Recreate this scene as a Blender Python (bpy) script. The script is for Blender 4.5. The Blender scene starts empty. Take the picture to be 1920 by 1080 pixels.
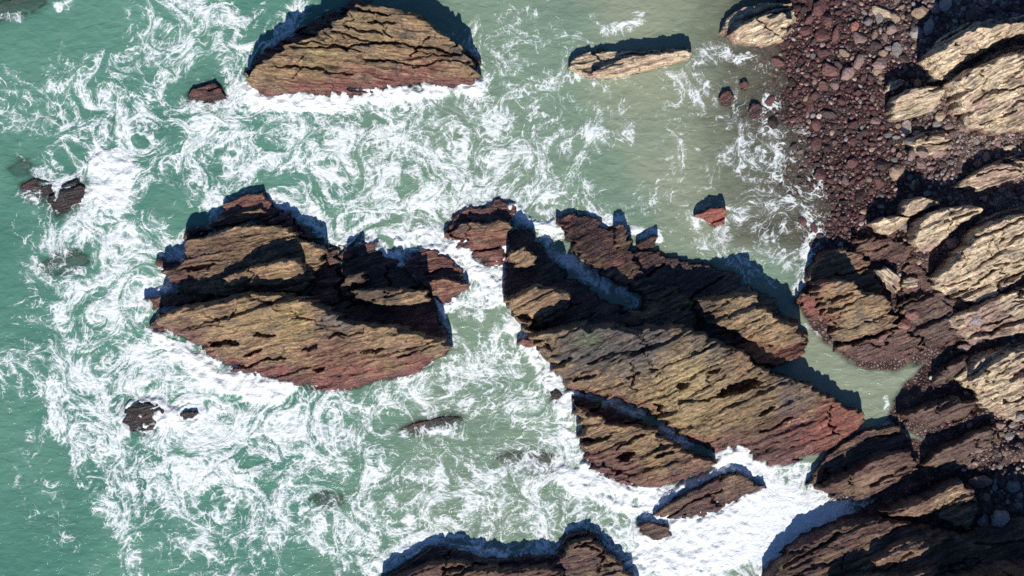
import bpy, math, random
import numpy as np

# ------------------------------------------------------------------ camera, sky, sun, exposure
PX = 40.0            # photo pixels per metre at sea level
CAMH = 65.0
SUN_ELEV = 41.0
SUN_TURN = -3.0      # degrees: shadows lean a touch to the left of straight up

scene = bpy.context.scene
col = scene.collection
cam_d = bpy.data.cameras.new('camera')
cam_d.sensor_width = 36.0
cam_d.lens = 36.0 * CAMH / (1920 / PX)
cam_d.clip_start = 1.0
cam_d.clip_end = 4000.0
cam = bpy.data.objects.new('camera', cam_d)
cam.location = (0, 0, CAMH)
cam.rotation_euler = (0, 0, 0)
col.objects.link(cam)
scene.camera = cam

world = bpy.data.worlds.new('World')
scene.world = world
world.use_nodes = True
wn = world.node_tree
sky = wn.nodes.new('ShaderNodeTexSky')
sky.sky_type = 'NISHITA'
sky.sun_disc = False
sky.sun_elevation = math.radians(SUN_ELEV)
sky.sun_rotation = math.radians(180.0 + SUN_TURN)
sky.altitude = 50
sky.air_density = 1.0
sky.dust_density = 0.0
sky.ozone_density = 10.0
bg = wn.nodes['Background']
wn.links.new(sky.outputs[0], bg.inputs[0])
bg.inputs[1].default_value = 0.08

sun_d = bpy.data.lights.new('sun', 'SUN')
sun_d.energy = 4.9
sun_d.angle = math.radians(0.5)
sun_d.color = (1.0, 0.955, 0.88)
sun = bpy.data.objects.new('sun', sun_d)
# light travels towards +Y (up in the picture)
sun.rotation_euler = (math.radians(90.0 - SUN_ELEV), 0, math.radians(-SUN_TURN))
col.objects.link(sun)

scene.view_settings.view_transform = 'Standard'
scene.view_settings.look = 'None'
scene.view_settings.exposure = 0.1
scene.view_settings.gamma = 1.0
scene.render.engine = 'CYCLES'
scene.cycles.use_denoising = False
scene.cycles.max_bounces = 4
scene.cycles.use_adaptive_sampling = True
scene.cycles.adaptive_threshold = 0.02
scene.cycles.transparent_max_bounces = 6
scene.cycles.filter_width = 1.6

# ------------------------------------------------------------------ helpers
def tag(o, label=None, cat=None, group=None, kind=None):
    if label: o['label'] = label
    if cat: o['category'] = cat
    if group: o['group'] = group
    if kind: o['kind'] = kind
    return o

def smooth(a, b, x):
    t = np.clip((x - a) / (b - a), 0, 1)
    return t * t * (3 - 2 * t)

def _h(ix, iy, seed):
    n = (ix.astype(np.int64) * 374761393 + iy.astype(np.int64) * 668265263 + int(seed) * 974634541) & 0xffffffff
    n = ((n ^ (n >> 13)) * 1274126177) & 0xffffffff
    n = ((n ^ (n >> 16)) * 2246822519) & 0xffffffff
    return (n ^ (n >> 15)) & 0xffffffff

def hash01(i, seed=0):
    i = np.asarray(i)
    return _h(i, i * 0 + 7, seed) / 4294967295.0

def noise(x, y, seed=0):
    """gradient noise, about -1..1"""
    xf = np.floor(x); yf = np.floor(y)
    ix = xf.astype(np.int64); iy = yf.astype(np.int64)
    fx = (x - xf).astype(np.float32); fy = (y - yf).astype(np.float32)
    u = fx * fx * fx * (fx * (fx * 6 - 15) + 10)
    v = fy * fy * fy * (fy * (fy * 6 - 15) + 10)
    def g(dx, dy):
        a = _h(ix + dx, iy + dy, seed).astype(np.float32) * np.float32(2 * math.pi / 4294967296.0)
        return np.cos(a) * (fx - dx) + np.sin(a) * (fy - dy)
    n00 = g(0, 0); n10 = g(1, 0); n01 = g(0, 1); n11 = g(1, 1)
    return ((n00 * (1 - u) + n10 * u) * (1 - v) + (n01 * (1 - u) + n11 * u) * v) * 1.5

def fbm(x, y, seed=0, octs=4, gain=0.5):
    s = 0; a = 1.0; t = 0
    for k in range(octs):
        s = s + a * noise(x * 2 ** k + 17.3 * k, y * 2 ** k - 9.1 * k, seed + k)
        t += a; a *= gain
    return s / t * 1.3

def poly_sd(poly, X, Y):
    """signed distance in px, inside positive"""
    P = np.asarray(poly, float)
    d2 = np.full(X.shape, 1e12)
    inside = np.zeros(X.shape, bool)
    n = len(P)
    for i in range(n):
        ax, ay = P[i]; bx, by = P[(i + 1) % n]
        ex, ey = bx - ax, by - ay
        l2 = ex * ex + ey * ey + 1e-9
        t = np.clip(((X - ax) * ex + (Y - ay) * ey) / l2, 0, 1)
        dx = X - (ax + t * ex); dy = Y - (ay + t * ey)
        d2 = np.minimum(d2, dx * dx + dy * dy)
        if by != ay:
            c = ((ay > Y) != (by > Y)) & (X < ex * (Y - ay) / ey + ax)
            inside ^= c
    d = np.sqrt(d2)
    return np.where(inside, d, -d)

def line_dist(pts, X, Y):
    d2 = np.full(X.shape, 1e12)
    for (ax, ay), (bx, by) in zip(pts[:-1], pts[1:]):
        ex, ey = bx - ax, by - ay
        t = np.clip(((X - ax) * ex + (Y - ay) * ey) / (ex * ex + ey * ey + 1e-9), 0, 1)
        dx = X - (ax + t * ex); dy = Y - (ay + t * ey)
        d2 = np.minimum(d2, dx * dx + dy * dy)
    return np.sqrt(d2)

def wx(x): return (x - 960.0) / PX
def wy(y): return (540.0 - y) / PX

def up_at(p, z):
    """a point seen at photo pixel p that stands z metres up, as plan pixels"""
    k = 1 - z / CAMH
    return (960 + (p[0] - 960) * k, 540 + (p[1] - 540) * k)

def set_mesh(me, co, faces4=None, faces3=None):
    f = faces4 if faces4 is not None else faces3
    k = f.shape[1]
    me.vertices.add(len(co)); me.vertices.foreach_set('co', np.ascontiguousarray(co, np.float32).ravel())
    me.loops.add(f.size); me.loops.foreach_set('vertex_index', np.ascontiguousarray(f, np.int32).ravel())
    me.polygons.add(len(f))
    me.polygons.foreach_set('loop_start', np.arange(0, f.size, k, dtype=np.int32))
    me.update(calc_edges=True)

def attr(me, name, typ, data):
    a = me.attributes.new(name, typ, 'POINT')
    key = 'vector' if typ == 'FLOAT_VECTOR' else ('color' if typ == 'FLOAT_COLOR' else 'value')
    a.data.foreach_set(key, np.ascontiguousarray(data, np.float32).ravel())

def shade(me, flat):
    me.polygons.foreach_set('use_smooth', np.full(len(me.polygons), not flat))

def grid_faces(nx, ny, mask=None):
    i = np.arange(ny * nx).reshape(ny, nx)
    f = np.stack([i[1:, :-1], i[1:, 1:], i[:-1, 1:], i[:-1, :-1]], -1)
    return f.reshape(-1, 4) if mask is None else f[mask]

# ------------------------------------------------------------------ material helpers
def new_mat(name):
    m = bpy.data.materials.new(name); m.use_nodes = True
    nt = m.node_tree
    return m, nt, nt.nodes['Principled BSDF']

class N:
    def __init__(s, nt): s.nt = nt
    def node(s, t, **kw):
        n = s.nt.nodes.new(t)
        for k, v in kw.items(): setattr(n, k, v)
        return n
    def put(s, sock, v):
        if hasattr(v, 'is_linked'): s.nt.links.new(v, sock)
        else: sock.default_value = v
    def math(s, op, a, b=0.0, c=0.0, clamp=False):
        n = s.node('ShaderNodeMath', operation=op, use_clamp=clamp)
        s.put(n.inputs[0], a); s.put(n.inputs[1], b)
        if op in ('MULTIPLY_ADD', 'SMOOTH_MIN', 'SMOOTH_MAX'): s.put(n.inputs[2], c)
        return n.outputs[0]
    def attr(s, name):
        return s.node('ShaderNodeAttribute', attribute_name=name)
    def mapr(s, v, a, b, c, d, typ='SMOOTHSTEP'):
        n = s.node('ShaderNodeMapRange', interpolation_type=typ)
        for i, q in enumerate((v, a, b, c, d)): s.put(n.inputs[i], q)
        return n.outputs[0]
    def noise(s, vec, scale, detail=3, rough=0.5, dist=0.0, typ='FBM'):
        n = s.node('ShaderNodeTexNoise', noise_type=typ)
        if vec is not None: s.put(n.inputs['Vector'], vec)
        s.put(n.inputs['Scale'], scale); s.put(n.inputs['Detail'], detail)
        s.put(n.inputs['Roughness'], rough); s.put(n.inputs['Distortion'], dist)
        return n.outputs['Fac']
    def voro(s, vec, scale, feature='DISTANCE_TO_EDGE', rnd=1.0):
        n = s.node('ShaderNodeTexVoronoi', feature=feature)
        s.put(n.inputs['Vector'], vec); s.put(n.inputs['Scale'], scale); s.put(n.inputs['Randomness'], rnd)
        return n.outputs['Distance']
    def mix(s, f, a, b, blend='MIX'):
        n = s.node('ShaderNodeMix', data_type='RGBA', blend_type=blend)
        s.put(n.inputs['Factor'], f); s.put(n.inputs['A'], a); s.put(n.inputs['B'], b)
        return n.outputs['Result']
    def vmath(s, op, a, b):
        n = s.node('ShaderNodeVectorMath', operation=op)
        s.put(n.inputs[0], a)
        if op == 'SCALE': s.put(n.inputs['Scale'], b)
        else: s.put(n.inputs[1], b)
        return n.outputs[0]
    def bump(s, h, strength, dist, normal=None):
        n = s.node('ShaderNodeBump')
        s.put(n.inputs['Strength'], strength); s.put(n.inputs['Distance'], dist); s.put(n.inputs['Height'], h)
        if normal is not None: s.put(n.inputs['Normal'], normal)
        return n.outputs[0]

def C(r, g, b): return (r, g, b, 1.0)

# rock: colour per vertex (kind of stone, weathering zone, some painted shade) times fine grain, fine bedding relief
def rock_material():
    m, nt, b = new_mat('bedded_rock'); n = N(nt)
    c = n.attr('stone').outputs['Color']
    wet = n.attr('wet').outputs['Fac']
    uv = n.attr('bed').outputs['Vector']          # metres along / across the bedding
    st = n.node('ShaderNodeMapping'); n.put(st.inputs['Vector'], uv); st.inputs['Scale'].default_value = (0.5, 8.0, 8.0)
    lam = n.noise(st.outputs[0], 1.6, 4, 0.62, 0.35)
    grain = n.noise(uv, 9.0, 5, 0.65)
    blot = n.noise(uv, 1.7, 4, 0.6, 0.4)
    f1 = n.mapr(lam, 0.28, 0.74, 0.42, 1.48, 'LINEAR')
    f2 = n.mapr(grain, 0.3, 0.7, 0.62, 1.36, 'LINEAR')
    f3 = n.mapr(blot, 0.3, 0.7, 0.75, 1.25, 'LINEAR')
    st2 = n.node('ShaderNodeMapping'); n.put(st2.inputs['Vector'], uv); st2.inputs['Scale'].default_value = (0.32, 4.6, 2.0)
    lam2 = n.noise(st2.outputs[0], 2.2, 4, 0.6, 0.25)
    f4 = n.math('MULTIPLY', n.mapr(lam2, .37, .46, .40, 1.0), n.mapr(lam2, .54, .66, 1.0, 1.42))
    f = n.math('MULTIPLY', n.math('MULTIPLY', n.math('MULTIPLY', f1, f2), f3), f4)
    cc = n.vmath('SCALE', c, f)
    # thin dark joints
    vj = n.node('ShaderNodeMapping'); n.put(vj.inputs['Vector'], n.vmath('ADD', uv, n.vmath('SCALE', n.node('ShaderNodeTexNoise').outputs['Color'], 0.3)))
    vj.inputs['Scale'].default_value = (0.42, 1.9, 1.9)
    j = n.voro(vj.outputs[0], 1.5)
    jl = n.mapr(j, 0.0, 0.05, 0.22, 1.0)
    jmask = n.mapr(blot, 0.42, 0.6, 0.0, 1.0)
    jl2 = n.math('ADD', n.math('MULTIPLY', jl, jmask), n.math('SUBTRACT', 1.0, jmask))
    cc = n.vmath('SCALE', cc, jl2)
    nt.links.new(cc, b.inputs['Base Color'])
    rough = n.math('ADD', n.mapr(wet, 0, 1, 0.85, 0.34, 'LINEAR'), n.mapr(grain, 0.3, 0.7, -0.08, 0.08, 'LINEAR'))
    nt.links.new(rough, b.inputs['Roughness'])
    b.inputs['IOR'].default_value = 1.45
    h = n.math('ADD', n.math('MULTIPLY', lam, 0.6), n.math('ADD', n.math('MULTIPLY', lam2, .5), n.math('MULTIPLY', grain, 0.45)))
    nt.links.new(n.bump(h, 0.9, 0.16), b.inputs['Normal'])
    return m
M_ROCK = rock_material()

# ------------------------------------------------------------------ lattice and terrain maps
S = 1.5                                   # lattice step in photo px
LX0, LY0 = -60.0, -60.0
LNX, LNY = int(2100 / S) + 1, int(1260 / S) + 1
gx = LX0 + S * np.arange(LNX); gy = LY0 + S * np.arange(LNY)
GX, GY = np.meshgrid(gx, gy)

LAND = [(1500,-300),(1496,-60),(1488,0),(1480,60),(1460,110),(1490,200),(1520,290),(1565,390),(1545,450),(1512,520),(1498,572),
        (1528,622),(1556,648),(1590,682),(1630,694),(1680,692),(1735,682),(1702,716),(1674,752),(1668,786),(1700,805),(1745,830),(1690,822),
        (1650,812),(1600,832),(1560,870),(1527,912),(1570,935),(1650,932),(1590,972),(1510,1010),(1460,1050),(1410,1100),
        (1350,1400),(2600,1400),(2600,-300)]

def ground_h(X, Y):
    w1 = fbm(X / 70, Y / 70, 5, 3)
    wv = 1 - 0.62 * smooth(480, 580, Y)
    Xw = X + 16 * w1 * wv; Yw = Y + 14 * fbm(X / 60, Y / 60, 9, 3) * wv
    sd = poly_sd(LAND, Xw, Yw)
    beach = (1 - smooth(440, 560, Y)) * (1 - smooth(1775, 1835, X) * smooth(170, 250, Y))                      # shingle in the north, bedrock platform in the south
    inside = np.where(sd > 0, 0.0018 * np.minimum(sd, 420) + 0.0010 * beach * np.minimum(sd, 300), 0)
    inside += smooth(0, 40, sd) * (1 - beach) * 0.22
    slope = 0.0055 * beach + 0.020 * (1 - beach)
    sd_b = np.where(sd > -170, sd * .0022, -.374 + (sd + 170) * .009)
    out = np.where(sd < 0, beach * sd_b + (1 - beach) * sd * .022, 0)
    out = np.maximum(out, -2.6)
    z = inside + out
    z = z + 0.05 * fbm(X / 22, Y / 22, 21, 3) + 0.10 * beach * fbm(X / 90, Y / 90, 23, 3)
    return z, sd, beach

def strata(u, v, seed, amp=1.0, rough=1.0):
    """cuesta steps: rise slowly to the north, drop sharply; u along strike, v north (px)"""
    vw = v + 8 * noise(u / 220, v / 110, seed) + 2.2 * noise(u / 60, v / 24, seed + 1)
    z = 0
    for k, (P, A) in enumerate(((52, .34), (23, .19), (11, .145), (6.5, .095))):
        w = vw / P + 0.9 * noise(u / (P * 9.0), v / (P * 1.6), seed + 5 + k) + 3.7 * k
        i = np.floor(w); f = w - i
        a = 0.15 + 0.85 * hash01(i, seed + 11 + k)
        saw = np.where(f < 0.84, f / 0.84, (1 - f) / 0.16)
        mod = smooth(-0.35, 0.55, noise(u / (P * 4.6), w * 1.0 + 3, seed + 31 + k))
        z = z + A * a * mod * saw
    z = z + rough * (0.045 * fbm(u / 44, v / 14, seed + 51, 4) + 0.05 * fbm(u / 9, v / 7, seed + 57, 2))
    return amp * z

ZG, SDG, BEACH = ground_h(GX, GY)
# bedrock platform relief
_a = math.radians(24)
_u = GX * math.cos(_a) - GY * math.sin(_a); _v = -(GX * math.sin(_a) + GY * math.cos(_a))
ZG = ZG + smooth(10, 80, SDG) * (1 - BEACH) * (strata(_u, _v, 400, 1.15) - 0.28)
HM = np.full(GX.shape, -9.0)              # tallest rock over each lattice point

# ------------------------------------------------------------------ rocks
TAN = np.array((.330, .216, .122)); OLIVE = np.array((.205, .145, .085)); CREAM = np.array((.640, .500, .340))
RED = np.array((.190, .066, .058)); MAROON = np.array((.105, .050, .048)); SLATE = np.array((.100, .092, .092))
DARK = np.array((.040, .030, .028)); PINK = np.array((.44, .285, .235)); BROWN = np.array((.165, .100, .068))

def columns(poly):
    """north and south edge of a polygon for every px column"""
    P = np.asarray(poly, float)
    x0, x1 = int(P[:, 0].min()) - 2, int(P[:, 0].max()) + 3
    xs = np.arange(x0, x1 + 1) + 0.01
    yn = np.full(len(xs), 1e9); ys = np.full(len(xs), -1e9)
    for i in range(len(P)):
        (ax, ay), (bx, by) = P[i], P[(i + 1) % len(P)]
        if ax == bx: continue
        m = (xs >= min(ax, bx)) & (xs <= max(ax, bx))
        y = ay + (by - ay) * (xs - ax) / (bx - ax)
        yn = np.where(m, np.minimum(yn, y), yn); ys = np.where(m, np.maximum(ys, y), ys)
    ok = ys > -1e8
    yn = np.interp(xs, xs[ok], yn[ok]); ys = np.interp(xs, xs[ok], ys[ok])
    k = np.ones(25) / 25
    pad = lambda a: np.convolve(np.pad(a, 12, mode='edge'), k, 'valid')
    return xs, pad(yn), pad(ys)

ROCKS = []
def sl(poly, zc, **kw): return dict(poly=poly, zc=zc, **kw)
def rock(name, label, cat, slabs, strike=15, seed=0, hue='sea', amp=1.0, cuts=(), spots=(), pits=(), group=None, floor=None, jag=1.0):
    """slabs: dicts poly, zc (crest height m above base), zs (south edge height), base, steep, pw, part"""
    if hue == 'land' and name == 'shore_rock':            # the slab grows out of a low stained ledge
        P0 = np.asarray(slabs[0]['poly'], float); c0 = P0.mean(0); sz = np.abs(P0 - c0).max(0)
        rr0 = random.Random(seed)
        sk = [tuple(c0 + (p - c0) * (1 + np.array((20, 24)) / (sz + 10)) + np.array((rr0.uniform(-9, 5), rr0.uniform(0, 9)))) for p in P0]
        slabs = [dict(slabs[0], part='dip_slope'), sl(sk, .34, zs=.16, amp=1.0, part='foot_ledge', steep=2.0)]
        jag = jag * 1.5
    a = math.radians(strike)
    big = np.concatenate([np.asarray(s['poly'], float) for s in slabs])
    x0 = max(0, int((big[:, 0].min() - 45 - LX0) / S)); x1 = min(LNX, int((big[:, 0].max() + 45 - LX0) / S) + 1)
    y0 = max(0, int((big[:, 1].min() - 45 - LY0) / S)); y1 = min(LNY, int((big[:, 1].max() + 45 - LY0) / S) + 1)
    X = GX[y0:y1, x0:x1]; Y = GY[y0:y1, x0:x1]; zg = ZG[y0:y1, x0:x1]
    u = X * math.cos(a) - Y * math.sin(a); v = -(X * math.sin(a) + Y * math.cos(a))
    # outlines break off along the bedding
    du = jag * (11 * noise(u / 90, v / 11, seed + 1) + 3.5 * noise(u / 40, v / 6, seed + 2))
    dv = jag * (3 * noise(u / 40, v / 30, seed + 3) + 2.5 * noise(u / 11, v / 9, seed + 4))
    Xw = X + du * math.cos(a) - dv * math.sin(a); Yw = Y - du * math.sin(a) - dv * math.cos(a)
    det = strata(u, v, seed, amp)
    Z = np.full(X.shape, -9.0); K = np.zeros(X.shape, int); SDI = np.full(X.shape, -1e3); T = np.zeros(X.shape)
    for k, s in enumerate(slabs):
        zc = s['zc']; base = s.get('base', 0.0)
        if name.startswith('shore'):
            pc = np.asarray(s['poly'], float)
            inb = (X > pc[:, 0].min()) & (X < pc[:, 0].max()) & (Y > pc[:, 1].min()) & (Y < pc[:, 1].max())
            base = float(np.median(np.maximum(zg[inb], 0))) - 0.05
        poly = [up_at(p, base + 0.65 * zc) for p in s['poly']]
        sd = poly_sd(poly, Xw, Yw)
        cx, yn, ys = columns(poly)
        Yn = np.interp(Xw, cx, yn); Ys = np.interp(Xw, cx, ys)
        t = np.clip((Ys - Yw) / np.maximum(Ys - Yn, 6), 0, 1)
        zs = s.get('zs', 0.12)
        if hue == 'land': zc = zc * 1.0; zs = zs + .25
        if 'zx' in s:
            zc = np.interp(Xw, [q[0] for q in s['zx']], [q[1] for q in s['zx']])
        zt = zs + (zc - zs) * t ** s.get('pw', 0.8)
        zt = zt * (1 + 0.08 * noise(X / 90, Y / 90, seed + 71 + k))
        zt = zt + det * s.get('amp', 1.0) * np.clip(0.35 + zc / 2.2, 0, 1.1) - 0.1 * zc
        st = s.get('steep', 5.0) * (1 + 0.45 * noise(X / 17, Y / 17, seed + 81 + k))
        z = base + np.minimum(zt, 0.02 + 0.62 * np.maximum(zt, 0) + st * sd / PX)
        z = np.where(sd < 0, base + np.maximum(st, 1.6) * sd / PX, z)
        win = z > Z
        K = np.where(win, k, K); Z = np.where(win, z, Z); SDI = np.maximum(SDI, sd); T = np.where(win, t, T)
    rr = random.Random(seed * 13 + 1)
    area = (big[:, 0].max() - big[:, 0].min()) * (big[:, 1].max() - big[:, 1].min())
    cracks = []
    for _ in range(int(min(34, area / (1500 if hue == 'land' else 3600))) + (1 if area > 1500 else 0)):   # natural joints: most follow the beds, some cross them
        px_ = rr.uniform(big[:, 0].min(), big[:, 0].max()); py_ = rr.uniform(big[:, 1].min(), big[:, 1].max())
        along = rr.random() < .62
        an = math.radians(strike + rr.gauss(0, 5) if along else strike + rr.choice((62, -58, 75)) + rr.gauss(0, 9))
        L = rr.uniform(35, 120) if along else rr.uniform(18, 60)
        pts = []; qx, qy = px_, py_
        for _k in range(4):
            pts.append((qx, qy)); a2 = an + rr.gauss(0, .16); qx += L / 3 * math.cos(a2); qy -= L / 3 * math.sin(a2)
        cracks.append((pts, rr.uniform(2.2, 4.2), rr.uniform(.12, .34)))
    for pts, w, depth in list(cuts) + cracks:
        pa = np.asarray(pts)
        jx0 = max(0, int((pa[:, 0].min() - 40 - X[0, 0]) / S)); jx1 = max(0, int((pa[:, 0].max() + 40 - X[0, 0]) / S))
        jy0 = max(0, int((pa[:, 1].min() - 40 - Y[0, 0]) / S)); jy1 = max(0, int((pa[:, 1].max() + 40 - Y[0, 0]) / S))
        q_ = np.s_[jy0:jy1, jx0:jx1]
        if Z[q_].size == 0: continue
        d = line_dist(pts, Xw[q_], Yw[q_])
        Z[q_] -= depth * (1 - smooth(w * 0.35, w, d))
    for hx, hy, L, W, ang, depth in pits:
        ca, sa = math.cos(math.radians(ang)), math.sin(math.radians(ang))
        pu = (Xw - hx) * ca - (Yw - hy) * sa; pv = (Xw - hx) * sa + (Yw - hy) * ca
        e2 = np.sqrt((pu / L) ** 2 + (pv / W) ** 2) + 0.18 * noise(X / 9, Y / 6, seed + 91)
        Z = Z - depth * (1 - smooth(.72, 1.0, e2))
    low = zg - 0.35 if floor is None else np.full(X.shape, floor)
    low = np.minimum(low, np.where(zg < -0.9, -0.9, zg - 0.12))
    keepv = Z > low
    Zc = np.maximum(Z, low - 0.25)
    HM[y0:y1, x0:x1] = np.maximum(HM[y0:y1, x0:x1], np.where(keepv, Z, -9))
    # stone colour; a few dark spots also paint in north-side shade
    n1 = fbm(u / 70, v / 26, seed + 101, 4); n2 = fbm(u / 24, v / 9, seed + 111, 3); n3 = fbm(X / 45, Y / 45, seed + 121, 4)
    n4 = fbm(u / 130, v / 4.2, seed + 131, 3)
    e = lambda w: w[..., None]
    ZA = Z if hue in ('sea', 'wetsea') else Z - zg
    if hue == 'sea':
        c = TAN + e(smooth(-.15, .5, n1)) * (OLIVE - TAN)
        c = c + e(0.85 * smooth(-.05, .4, n4)) * (BROWN - c)
        c = c + e(0.6 * smooth(.2, .6, n3 + .3 * n2)) * (SLATE - c)
        redm = smooth(0.85, 0.25, Z + 0.42 * n1 + 0.35 * n2) * 0.92
        c = c + e(redm) * (RED * (0.75 + 0.5 * e(smooth(-.4, .4, n2))) - c)
        c = c + e(.9 * smooth(0.36, -0.02, Z + 0.16 * n2 + .1 * n4)) * (DARK - c)
        wet = smooth(0.75, 0.2, Z + 0.3 * n2)
    elif hue == 'wetsea':
        c = BROWN + e(smooth(-.2, .5, n1)) * (MAROON - BROWN)
        c = c + e(0.7 * smooth(0.05, .45, n4)) * (DARK * 1.4 - c)
        c = c + e(0.55 * smooth(.25, .6, n3)) * (TAN - c)
        c = c + e(smooth(0.5, 0.1, Z + 0.2 * n2)) * (MAROON * 0.8 - c)
        wet = smooth(1.3, 0.3, Z + 0.4 * n2)
    elif hue == 'dark':
        c = DARK + e(smooth(-.1, .5, n1)) * (MAROON - DARK)
        wet = np.full(X.shape, 0.9)
    else:   # land: dry cream slabs, pinkish where worn, stained joints
        c = CREAM + e(smooth(-.1, .55, n1)) * (np.array((.54, .42, .28)) - CREAM)
        c = c + e(0.7 * smooth(0.1, .45, n4)) * (np.array((.36, .255, .165)) - c)
        c = c + e(0.65 * smooth(.15, .55, n3)) * (PINK - c)
        c = c + e(0.75 * smooth(.24, .6, n2 + .45 * n4)) * (SLATE * 0.9 - c)
        c = c + e(smooth(0.5, 0.08, ZA + 0.18 * n2) * .8) * (np.array((.20, .105, .09)) - c)
        wet = smooth(0.4, 0.0, ZA) * 0.5
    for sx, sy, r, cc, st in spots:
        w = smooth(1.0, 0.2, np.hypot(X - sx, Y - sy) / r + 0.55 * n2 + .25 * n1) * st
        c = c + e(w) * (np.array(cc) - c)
    # vertices, slightly pushed about sideways so that faces are not on a lattice
    vx = wx(X) + 0.018 * noise(X / 4, Zc * 6 + Y / 9, seed + 7) + 0.05 * noise(Zc * 2.2, X / 26 + Y / 31, seed + 8)
    vy = wy(Y) + 0.018 * noise(Y / 4, Zc * 6 + X / 9, seed + 9) + 0.06 * noise(Zc * 2.6 + 5, X / 24 - Y / 27, seed + 10)
    co = np.stack([vx, vy, Zc], -1).reshape(-1, 3)
    ok = keepv[1:, :-1] | keepv[1:, 1:] | keepv[:-1, 1:] | keepv[:-1, :-1]
    fk = K[:-1, :-1]
    cx_, cy_ = big[:, 0].mean(), big[:, 1].mean()
    org = np.array((wx(cx_), wy(cy_), 0.0))
    bed = np.stack([u / PX, v / PX, Zc], -1).reshape(-1, 3)
    cf = np.concatenate([c, np.ones(c.shape[:2] + (1,))], -1).reshape(-1, 4)
    wetf = np.broadcast_to(wet, X.shape).ravel()
    names = [s.get('part', 'rock_face') for s in slabs]
    root = None
    if len(slabs) > 1:
        root = bpy.data.objects.new(name, None); root.location = org; root.empty_display_size = 0.3
        col.objects.link(root)
    for k in range(len(slabs)):
        sel = ok & (fk == k)
        if not sel.any(): continue
        f = grid_faces(X.shape[1], X.shape[0], sel)
        used, inv = np.unique(f, return_inverse=True)
        me = bpy.data.meshes.new(name if root is None else names[k])
        set_mesh(me, co[used] - org, inv.reshape(f.shape))
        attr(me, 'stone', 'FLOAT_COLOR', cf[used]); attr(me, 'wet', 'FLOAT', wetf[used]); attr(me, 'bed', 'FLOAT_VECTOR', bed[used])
        shade(me, False)
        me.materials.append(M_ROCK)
        o = bpy.data.objects.new(name if root is None else names[k], me)
        if root is None: o.location = org; root = o
        else:
            o.parent = root
        col.objects.link(o)
    tag(root, label, cat, group)
    ROCKS.append(root)
    return root


# --- rocks standing in the sea
rock('sea_rock', 'broad tan sea rock with a curved crest at the top of the picture', 'rock', [
    sl([(462,140),(500,112),(545,84),(592,62),(640,36),(668,12),(700,8),(740,16),(790,32),(820,54),(850,76),(875,100),(890,118),(893,150),(830,160),(770,158),(725,163),(675,180),(640,176),(560,176),(475,176)], 1.75, zs=.1, part='dip_slope', amp=.62, pw=.7),
    sl([(455,140),(498,96),(545,62),(592,36),(640,16),(672,0),(700,4),(690,40),(600,80),(500,130)], 0.25, part='foot_ledge', zs=.3),
    sl([(868,92),(896,104),(897,128),(890,152),(872,130)], 0.5, part='foot_ledge'),
    ], strike=-6, seed=11, cuts=[([(655,100),(700,86),(760,88),(820,100),(870,112)],4,.35),([(700,30),(720,60),(735,75)],3,.2),([(560,100),(640,95),(660,100)],3,.25),([(520,130),(560,128),(610,135)],4,.3),([(620,60),(660,75),(700,86)],3,.2),([(780,130),(830,118),(880,125)],3,.25)], spots=[(700,60,70,(.30,.22,.12),.6),(600,110,50,(.25,.19,.09),.7)])
rock('sea_rock', 'small round red rock awash left of the broad tan sea rock', 'rock', [
    sl([(350,180),(360,166),(382,158),(405,154),(419,166),(421,186),(400,197),(375,196),(355,190)], 0.26, zs=-.06, amp=.5, steep=1.5)], strike=5, seed=23, jag=.5)
rock('sea_rock', 'dark wave-washed rock at the far left beside white breaking foam', 'rock', [
    sl([(92,366),(115,350),(140,335),(158,350),(156,376),(130,394),(106,404),(92,390)], 0.14, zs=.0, amp=.3, steep=1.2)], strike=12, seed=31, hue='dark', jag=.5)
rock('sea_rock', 'dark low rock nearest the left picture edge with foam over it', 'rock', [
    sl([(40,346),(66,334),(94,345),(104,364),(84,376),(52,370)], 0.07, zs=-.04, amp=.3, steep=1.2)], strike=12, seed=37, hue='dark', jag=.5)

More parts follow.
